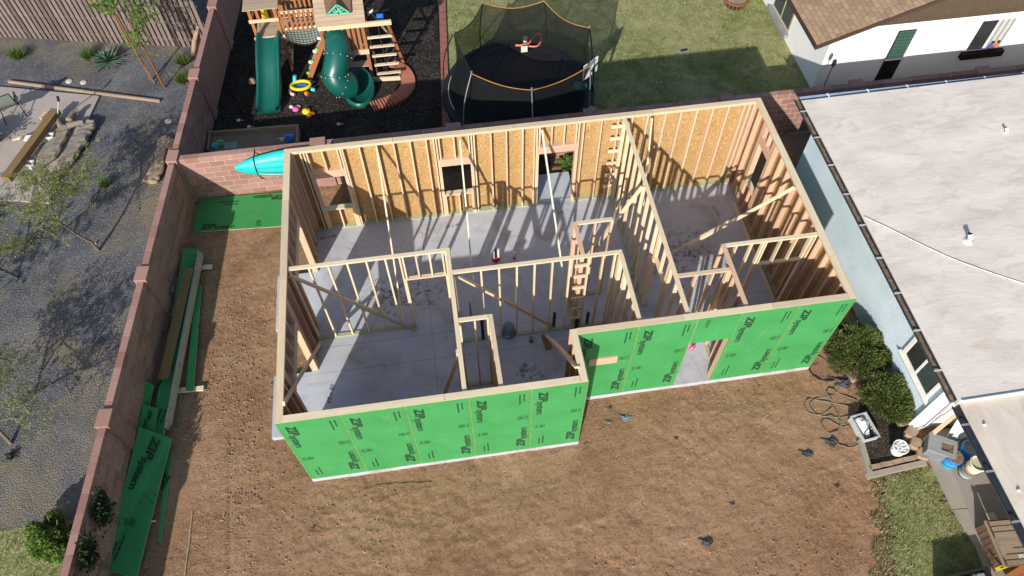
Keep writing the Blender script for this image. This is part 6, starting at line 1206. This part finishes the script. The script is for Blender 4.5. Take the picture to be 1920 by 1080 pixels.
def bucket(name, c, r, h, mats, label, cat='bucket', grp='buckets on the porch', fill=None, lid=None, bands=()):
    c = Vector(c); o = thing(name, c, label, cat, grp); MB().lathe(c, [(0, 0.002), (r*0.86, 0), (r*0.90, h*0.3), (r, h), (r*0.95, h), (r*0.9, h-0.05)], 22).build('body', mats, o)
    MB().lathe(c, [(r*1.0, h*0.86), (r*1.06, h*0.88), (r*1.06, h*0.99), (r*1.0, h)], 22).build('rim', mats, o)
    for z0, z1, m in bands: MB().lathe(c, [(r*(0.905+0.1*z0), h*z0), (r*(0.915+0.1*z1), h*z1)], 22).build('label_band', m, o)
    if lid: MB().disc(c+Vector((0, 0, h+0.002)), r*1.0, 22).build('lid', lid, o)
    if fill: MB().disc(c+Vector((0, 0, h-0.045)), r*0.92, 22).build('contents', fill, o)
    MB().tube([c+Vector((r*1.05*math.cos(t), r*0.5*math.sin(t)-0.02, h*0.82-0.1*math.sin(t))) for t in np.linspace(0, math.pi, 9)], 0.005, 5).build('handle', 'steel', o); return o
p = atz(1680, 846, GZ+0.06); o = bucket('bucket', p, 0.165, 0.28, 'white', 'white bucket full of pale rubble in the planting bed', 'bucket', None, 'lightgrey')
for k in range(14): a = k*2.4; q = p+Vector((0.13*math.sqrt(k/14)*math.cos(a), 0.13*math.sqrt(k/14)*math.sin(a), 0.245)); MB().box(q.x-0.03, q.y-0.02, q.z, q.x+0.03, q.y+0.02, q.z+0.03).build('rubble', 'white', o)
PZ = GZ+0.072
p = atz(1776, 868, PZ); bucket('bucket', p, 0.17, 0.38, 'blue', 'blue bucket with a dark lid on the rug', lid='debris', bands=((0.35, 0.75, 'skyblue'), (0.08, 0.2, 'cyan')))
p = atz(1806, 850, PZ); bucket('bucket', p, 0.16, 0.36, 'skyblue', 'sky blue bucket standing closest to the white board', fill='grey', bands=((0.25, 0.6, 'blue'),))
p = atz(1808, 888, PZ); bucket('bucket', p, 0.17, 0.30, 'bluegrey', 'grey bucket at the bottom of the two-bucket stack', fill='grey', bands=((0.3, 0.5, 'lightgrey'),)); bucket('bucket', p+Vector((0, 0, 0.302)), 0.17, 0.34, 'offwhite', 'white bucket with orange and yellow bands atop the stack', fill='beige', bands=((0.02, 0.2, 'orange'), (0.72, 0.98, 'yellow')))
def opencrate(name, c, lx, ly, h, t, mat, label, cat, rz=0.0, grp=None):
    o = thing(name, c, label, cat, grp, rz); T = WM[o.name]; MB().box(-lx, -ly, 0, lx, ly, t).build('bottom', mat, o, M4=T)
    for q in ((-lx, -ly, t, lx, -ly+t, h), (-lx, ly-t, t, lx, ly, h), (-lx, -ly+t, t, -lx+t, ly-t, h), (lx-t, -ly+t, t, lx, ly-t, h)): MB().box(*q).build('side', mat, o, M4=T)
    mb = MB(); e = 0.015; [mb.box(*q) for q in ((-lx-e, -ly-e, h, lx+e, -ly+t, h+0.02), (-lx-e, ly-t, h, lx+e, ly+e, h+0.02), (-lx-e, -ly+t, h, -lx+t, ly-t, h+0.02), (lx-t, -ly+t, h, lx+e, ly-t, h+0.02))]; mb.build('rim', mat, o, M4=T); return o
c = atz(1616, 806, GZ+0.03); opencrate('storage_tote', (c.x, c.y, GZ+0.02), 0.19, 0.30, 0.20, 0.015, 'lightgrey', 'grey open plastic tote beside the lower juniper', 'tote', 0.12)
o = thing('pressure_washer', (c.x, c.y, GZ+0.04), 'white power tool with black cables lying in the grey tote', 'tool', None, 0.12); T = WM[o.name]; mb = MB()
rows = [[(x*w, y, z0+hh*zz) for x, zz in ((-1, 0), (-0.9, 0.7), (-0.5, 1), (0.5, 1), (0.9, 0.7), (1, 0))] for y, w, hh, z0 in ((-0.22, 0.05, 0.08, 0.02), (-0.1, 0.09, 0.15, 0.02), (0.1, 0.12, 0.20, 0.02), (0.22, 0.12, 0.20, 0.02), (0.25, 0.10, 0.14, 0.02))]; mb.grid(rows, 0, True); mb.build('body', 'white', o, M4=T); MB().box(-0.05, 0.13, 0.215, 0.05, 0.15, 0.225).build('vent', 'black', o, M4=T)
mb = MB(); mb.tube(sub([Vector(q) for q in ((0.05, -0.2, 0.1), (0.13, -0.1, 0.18), (0.02, -0.22, 0.2), (-0.1, -0.16, 0.16), (0.05, -0.05, 0.22), (0.14, 0.05, 0.2))], 4), 0.009, 5); mb.build('cable', 'black', o, M4=T)
c = atz(1752, 848, PZ); o = thing('grey_bin', c, 'grey plastic bin with a square opening in its lid', 'bin', None, -0.55); T = WM[o.name]; MB().box(-0.28, -0.2, 0, 0.28, 0.2, 0.36).build('body', 'bluegrey', o, M4=T)
mb = MB(); [mb.box(*q) for q in ((-0.3, -0.22, 0.362, 0.3, -0.11, 0.40), (-0.3, 0.11, 0.362, 0.3, 0.22, 0.40), (-0.3, -0.11, 0.362, -0.02, 0.11, 0.40), (0.22, -0.11, 0.362, 0.3, 0.11, 0.40))]; mb.build('lid', 'grey', o, M4=T); MB().box(-0.02, -0.11, 0.362, 0.22, 0.11, 0.366).build('contents', 'debris', o, M4=T)
o = thing('leaning_plank', atz(1728, 828, PZ), 'long pale plank leaning up against the white porch wall', 'plank'); lumber('plank', atz(1729, 830, PZ), (14.25, -0.88, 1.9), 0.02, 0.09, 'spruce', o); MB().box(13.9, -1.2, 0.4, 13.91, -1.19, 0.41).build('nail', 'steel', o)
o = thing('white_board', (14.75, -1.1, PZ), 'white board leaning on the porch wall behind the buckets', 'board'); mb = MB(); mb.add([(14.25, -1.18, PZ), (15.2, -1.18, PZ), (15.2, -0.84, 1.5), (14.25, -0.84, 1.5), (14.25, -1.15, PZ), (15.2, -1.15, PZ), (15.2, -0.81, 1.5), (14.25, -0.81, 1.5)], [(0, 1, 2, 3), (7, 6, 5, 4), (0, 4, 5, 1), (1, 5, 6, 2), (2, 6, 7, 3), (3, 7, 4, 0)]); mb.build('board', 'white', o); MB().box(14.6, -1.06, 0.5, 14.62, -1.04, 0.53).build('knob', 'steel', o)
o = thing('broom', (14.45, -1.30, PZ), 'thin dark broom handle leaning across the white board', 'broom'); MB().tube([(14.42, -1.35, PZ+0.1), (14.95, -0.95, 1.3)], 0.012, 6).build('handle', 'black', o); MB().box(14.32, -1.42, PZ, 14.52, -1.36, PZ+0.12).build('brush', 'rust', o)
rg = MB(); rg.prism([(14.14, -1.45), (17.0, -1.35), (17.0, -3.3), (13.98, -3.42), (14.04, -2.7)], GZ+0.070, GZ+0.080); rg = rg.build('porch_rug', 'rug', at=(14, -3, GZ+0.07)); tag(rg, 'grey diamond-patterned rug lying on the porch floor', 'rug')
# slatted wooden crate seat
o = thing('slatted_crate', (14.32, -3.58, PZ), 'brown slatted wooden crate bench at the porch edge', 'crate', None, -0.06); T = WM[o.name]
for k in range(8): lumber('top_slat', T @ Vector((-0.34, -0.40+0.112*k, 0.50)), T @ Vector((0.36, -0.40+0.112*k, 0.50)), 0.022, 0.085, 'oldwood', o)
for k in range(7): lumber('side_slat', T @ Vector((-0.37, -0.40+0.128*k, 0.02)), T @ Vector((-0.37, -0.40+0.128*k, 0.49)), 0.02, 0.112, 'darkwood', o, (1, 0, 0))
for y in (-0.44, 0.44): lumber('rail', T @ Vector((-0.36, y, 0.45)), T @ Vector((0.36, y, 0.45)), 0.06, 0.04, 'darkwood', o); lumber('leg', T @ Vector((0.34, y, 0)), T @ Vector((0.34, y, 0.44)), 0.06, 0.06, 'darkwood', o)
lumber('rail', T @ Vector((-0.40, -0.46, 0.475)), T @ Vector((-0.40, 0.46, 0.475)), 0.05, 0.03, 'oldwood', o)
p = T @ Vector((0.0, -0.30, 0.512)); o2 = thing('paper_note', p, 'white paper lying on the slatted crate bench', 'paper'); MB().box(p.x-0.05, p.y-0.03, p.z, p.x+0.05, p.y+0.04, p.z+0.006).build('sheet', 'offwhite', o2); MB().box(p.x-0.03, p.y-0.01, p.z+0.007, p.x+0.03, p.y, p.z+0.008).build('mark', 'grey', o2)
p = atz(1860, 972, PZ); o2 = thing('floor_tile', p, 'pale square tile on the rug behind the crate bench', 'tile'); MB().box(p.x-0.12, p.y-0.14, PZ+0.01, p.x+0.12, p.y+0.14, PZ+0.022).build('tile', 'stone_tan', o2); MB().box(p.x-0.10, p.y-0.12, PZ+0.0225, p.x+0.10, p.y+0.12, PZ+0.026).build('glaze', 'flag', o2)
opencrate('storage_tote', (13.12, -4.28, GZ+0.03), 0.48, 0.30, 0.42, 0.025, 'rubber', 'black open tote at the bottom edge full of tools', 'tote', 0.05)
o = thing('tool_pile', (13.12, -4.25, GZ+0.3), 'metal parts and tools lying in the black tote', 'tools'); MB().tube([(13.0, -4.2, 0.26), (13.3, -4.08, 0.30)], 0.06, 10).build('canister', 'steel', o); MB().box(13.35, -4.2, 0.22, 13.5, -4.05, 0.30).build('case', 'grey', o); MB().lathe((12.85, -4.2, 0.2), [(0.1, 0), (0.1, 0.05), (0, 0.06)], 12).build('disc', 'stone_tan', o)
p, q = atz(1868, 1068, 0.35), atz(1925, 1047, 0.35); o = thing('spirit_level', (p.x, p.y, 0.32), 'yellow spirit level lying beside the crate bench', 'level'); lumber('body', p, q, 0.03, 0.07, 'yellow', o); lumber('groove', p.lerp(q, 0.12)+Vector((0, 0, 0.016)), p.lerp(q, 0.9)+Vector((0, 0, 0.016)), 0.004, 0.02, 'brownblack', o)
for k, (dy, lb) in enumerate(((0, 'reddish offcut board under the yellow level, upper one'), (-0.22, 'reddish offcut board under the yellow level, lower one'))):
    o = thing('offcut_board', (14.4, -4.1+dy, GZ+0.07), lb, 'board', 'boards by the yellow level'); lumber('plank', (14.0, -4.22+dy, 0.10+0.04*k), (14.8, -3.95+dy, 0.2+0.04*k), 0.03, 0.16, 'cedar', o); lumber('batten', (14.3, -4.2+dy, GZ+0.07), (14.3, -4.12+dy, 0.13), 0.05, 0.05, 'oldwood', o)
p = atz(1866, 906, 2.15); o = thing('porch_bulb', (p.x+0.12, p.y, p.z), 'white round bulb under the porch gutter', 'bulb'); MB().lathe((p.x+0.02, p.y, p.z), [(1e-3, -0.07), (0.05, -0.05), (0.07, 0), (0.05, 0.05), (0.02, 0.07)], 14).build('globe', 'white', o); MB().tube([(p.x+0.02, p.y, p.z+0.06), (p.x+0.12, p.y, RZ-0.22)], 0.03, 8).build('socket', 'lightgrey', o)
# hoses and cables on the dirt
def hose(px, r, mat, label, name='hose'):
    P = [atz(*q, GZ+0.03) for q in px]; c = sum(P, Vector())/len(P); o = thing(name, (c.x, c.y, GZ), label, 'hose', 'hoses on the dirt'); mb = MB(); S_ = sub(P, 5)
    for i, s in enumerate(S_): s.z = GZ+0.03+0.012*math.sin(i*0.9)
    mb.tube(S_, r, 6); mb.build('line', mat, o); e = S_[-1]; MB().tube([e, e+Vector((0.06, 0.02, 0))], r*1.5, 6).build('connector', 'black', o)
hose([(1600, 765), (1570, 757), (1540, 752), (1518, 748), (1509, 757), (1512, 770), (1530, 778), (1550, 772), (1562, 758), (1552, 744), (1530, 748), (1518, 760), (1530, 776), (1560, 782), (1590, 780), (1612, 770)], 0.014, 'hose', 'brown coiled hose looping over the dirt left of the lower juniper')
hose([(1608, 752), (1575, 738), (1553, 728), (1553, 742), (1566, 738), (1560, 728), (1550, 735), (1560, 760), (1580, 790), (1600, 808), (1618, 822)], 0.012, 'hose', 'thin grey hose running past the black plastic to the tote'); hose([(1540, 798), (1545, 782), (1562, 780), (1575, 790), (1572, 806), (1556, 812), (1542, 800), (1548, 786), (1580, 800), (1606, 790)], 0.012, 'hose', 'small loop of grey hose left of the tote')
hose([(1516, 690), (1522, 700), (1535, 710), (1552, 714), (1570, 712), (1585, 716)], 0.018, 'rubber', 'black cable curving from the green corner to the black plastic', 'cable'); hose([(1533, 668), (1548, 676), (1562, 688), (1568, 700)], 0.010, 'hose', 'thin brown line beside the upper juniper'); hose([(1625, 824), (1600, 838), (1578, 836), (1565, 826), (1557, 822)], 0.012, 'hose', 'grey hose end leading from the tote to crumpled plastic')
def wad(px, s, label, mat='plastic_sheet', name='plastic_scrap'):
    p = atz(*px, GZ); o = thing(name, p, label, 'scrap', 'black plastic scraps on the dirt'); r = np.random.default_rng(int(px[0])); n = 9; rows = []
    for i in range(n): rows.append([(p.x+(i/(n-1)-0.5)*s*2*(0.75+0.35*r.random())+0.3*s*math.sin(j*0.6), p.y+(j/(n-1)-0.5)*s*1.3*(0.7+0.4*r.random())+0.25*s*math.cos(i*0.7), GZ+0.025+0.35*s*r.random()*math.sin(math.pi*i/(n-1))*math.sin(math.pi*j/(n-1))) for j in range(n)])
    mb = MB(); mb.grid(rows, 0, False); mb.build('sheet', mat, o)
wad((1578, 716), 0.24, 'large crumpled black plastic between cable and junipers'); wad((1556, 828), 0.16, 'crumpled black plastic left of the planting bed kerb'); wad((1511, 850), 0.14, 'long crumpled black plastic strip on the dirt left of the kerb'); wad((1324, 1016), 0.13, 'crumpled black plastic near the bottom of the dirt yard')
wad((1172, 784), 0.13, 'grey plastic piece on the dirt below the door wall', 'bluegrey'); wad((1141, 792), 0.07, 'small grey scrap left of the grey plastic piece', 'bluegrey'); wad((1267, 822), 0.05, 'tiny dark scrap on the dirt below the front door'); wad((1143, 765), 0.045, 'tiny dark scrap nearest the inner green corner'); wad((1372, 945), 0.05, 'tiny dark scrap right of the dirt yard centre'); wad((1568, 912), 0.06, 'small dark scrap on the dirt left of the lawn edge'); wad((587, 990), 0.04, 'tiny dark scrap at the lower left of the dirt yard')
for k, (a, b, lb) in enumerate((((700, 915), (808, 905), 'thin dry stick lying on the dirt below the green wall'), ((360, 960), (345, 1085), 'pale string line lying on the dirt at the lower left'), ((424, 686), (446, 672), 'forked twig on the dirt beside the timber frame'))):
    p, q = atz(*a, GZ+0.035), atz(*b, GZ+0.035); o = thing('twig', p, lb, 'stick', 'sticks on the dirt'); MB().tube([p, p.lerp(q, 0.5)+Vector((0.01, 0.02, 0)), q], 0.007, 5).build('stick', 'stem' if k != 1 else 'flag', o); MB().tube([p.lerp(q, 0.6), p.lerp(q, 0.7)+Vector((0.03, 0.06, 0.0))], 0.004, 4).build('shoot', 'stem', o)

# seen through the back door: a plant and a dark pot on the strip behind the house
p = atz(1060, 303); shrub('leafy_shrub', (p.x, 8.42, GZ), 0.30, 0.5, 2600, 0.035, 'shrubleaf', 'small green plant seen through the back door opening', 12, None, False)
c = Vector((6.55, 8.40, GZ)); o = thing('black_pot', c, 'black round pot seen through the back door opening', 'pot'); MB().lathe(c, [(0.20, 0), (0.27, 0.30), (0.25, 0.30), (0.2, 0.2)], 18).build('pot', 'rubber', o); MB().disc(c+Vector((0, 0, 0.22)), 0.21, 18).build('soil', 'bed_soil', o)
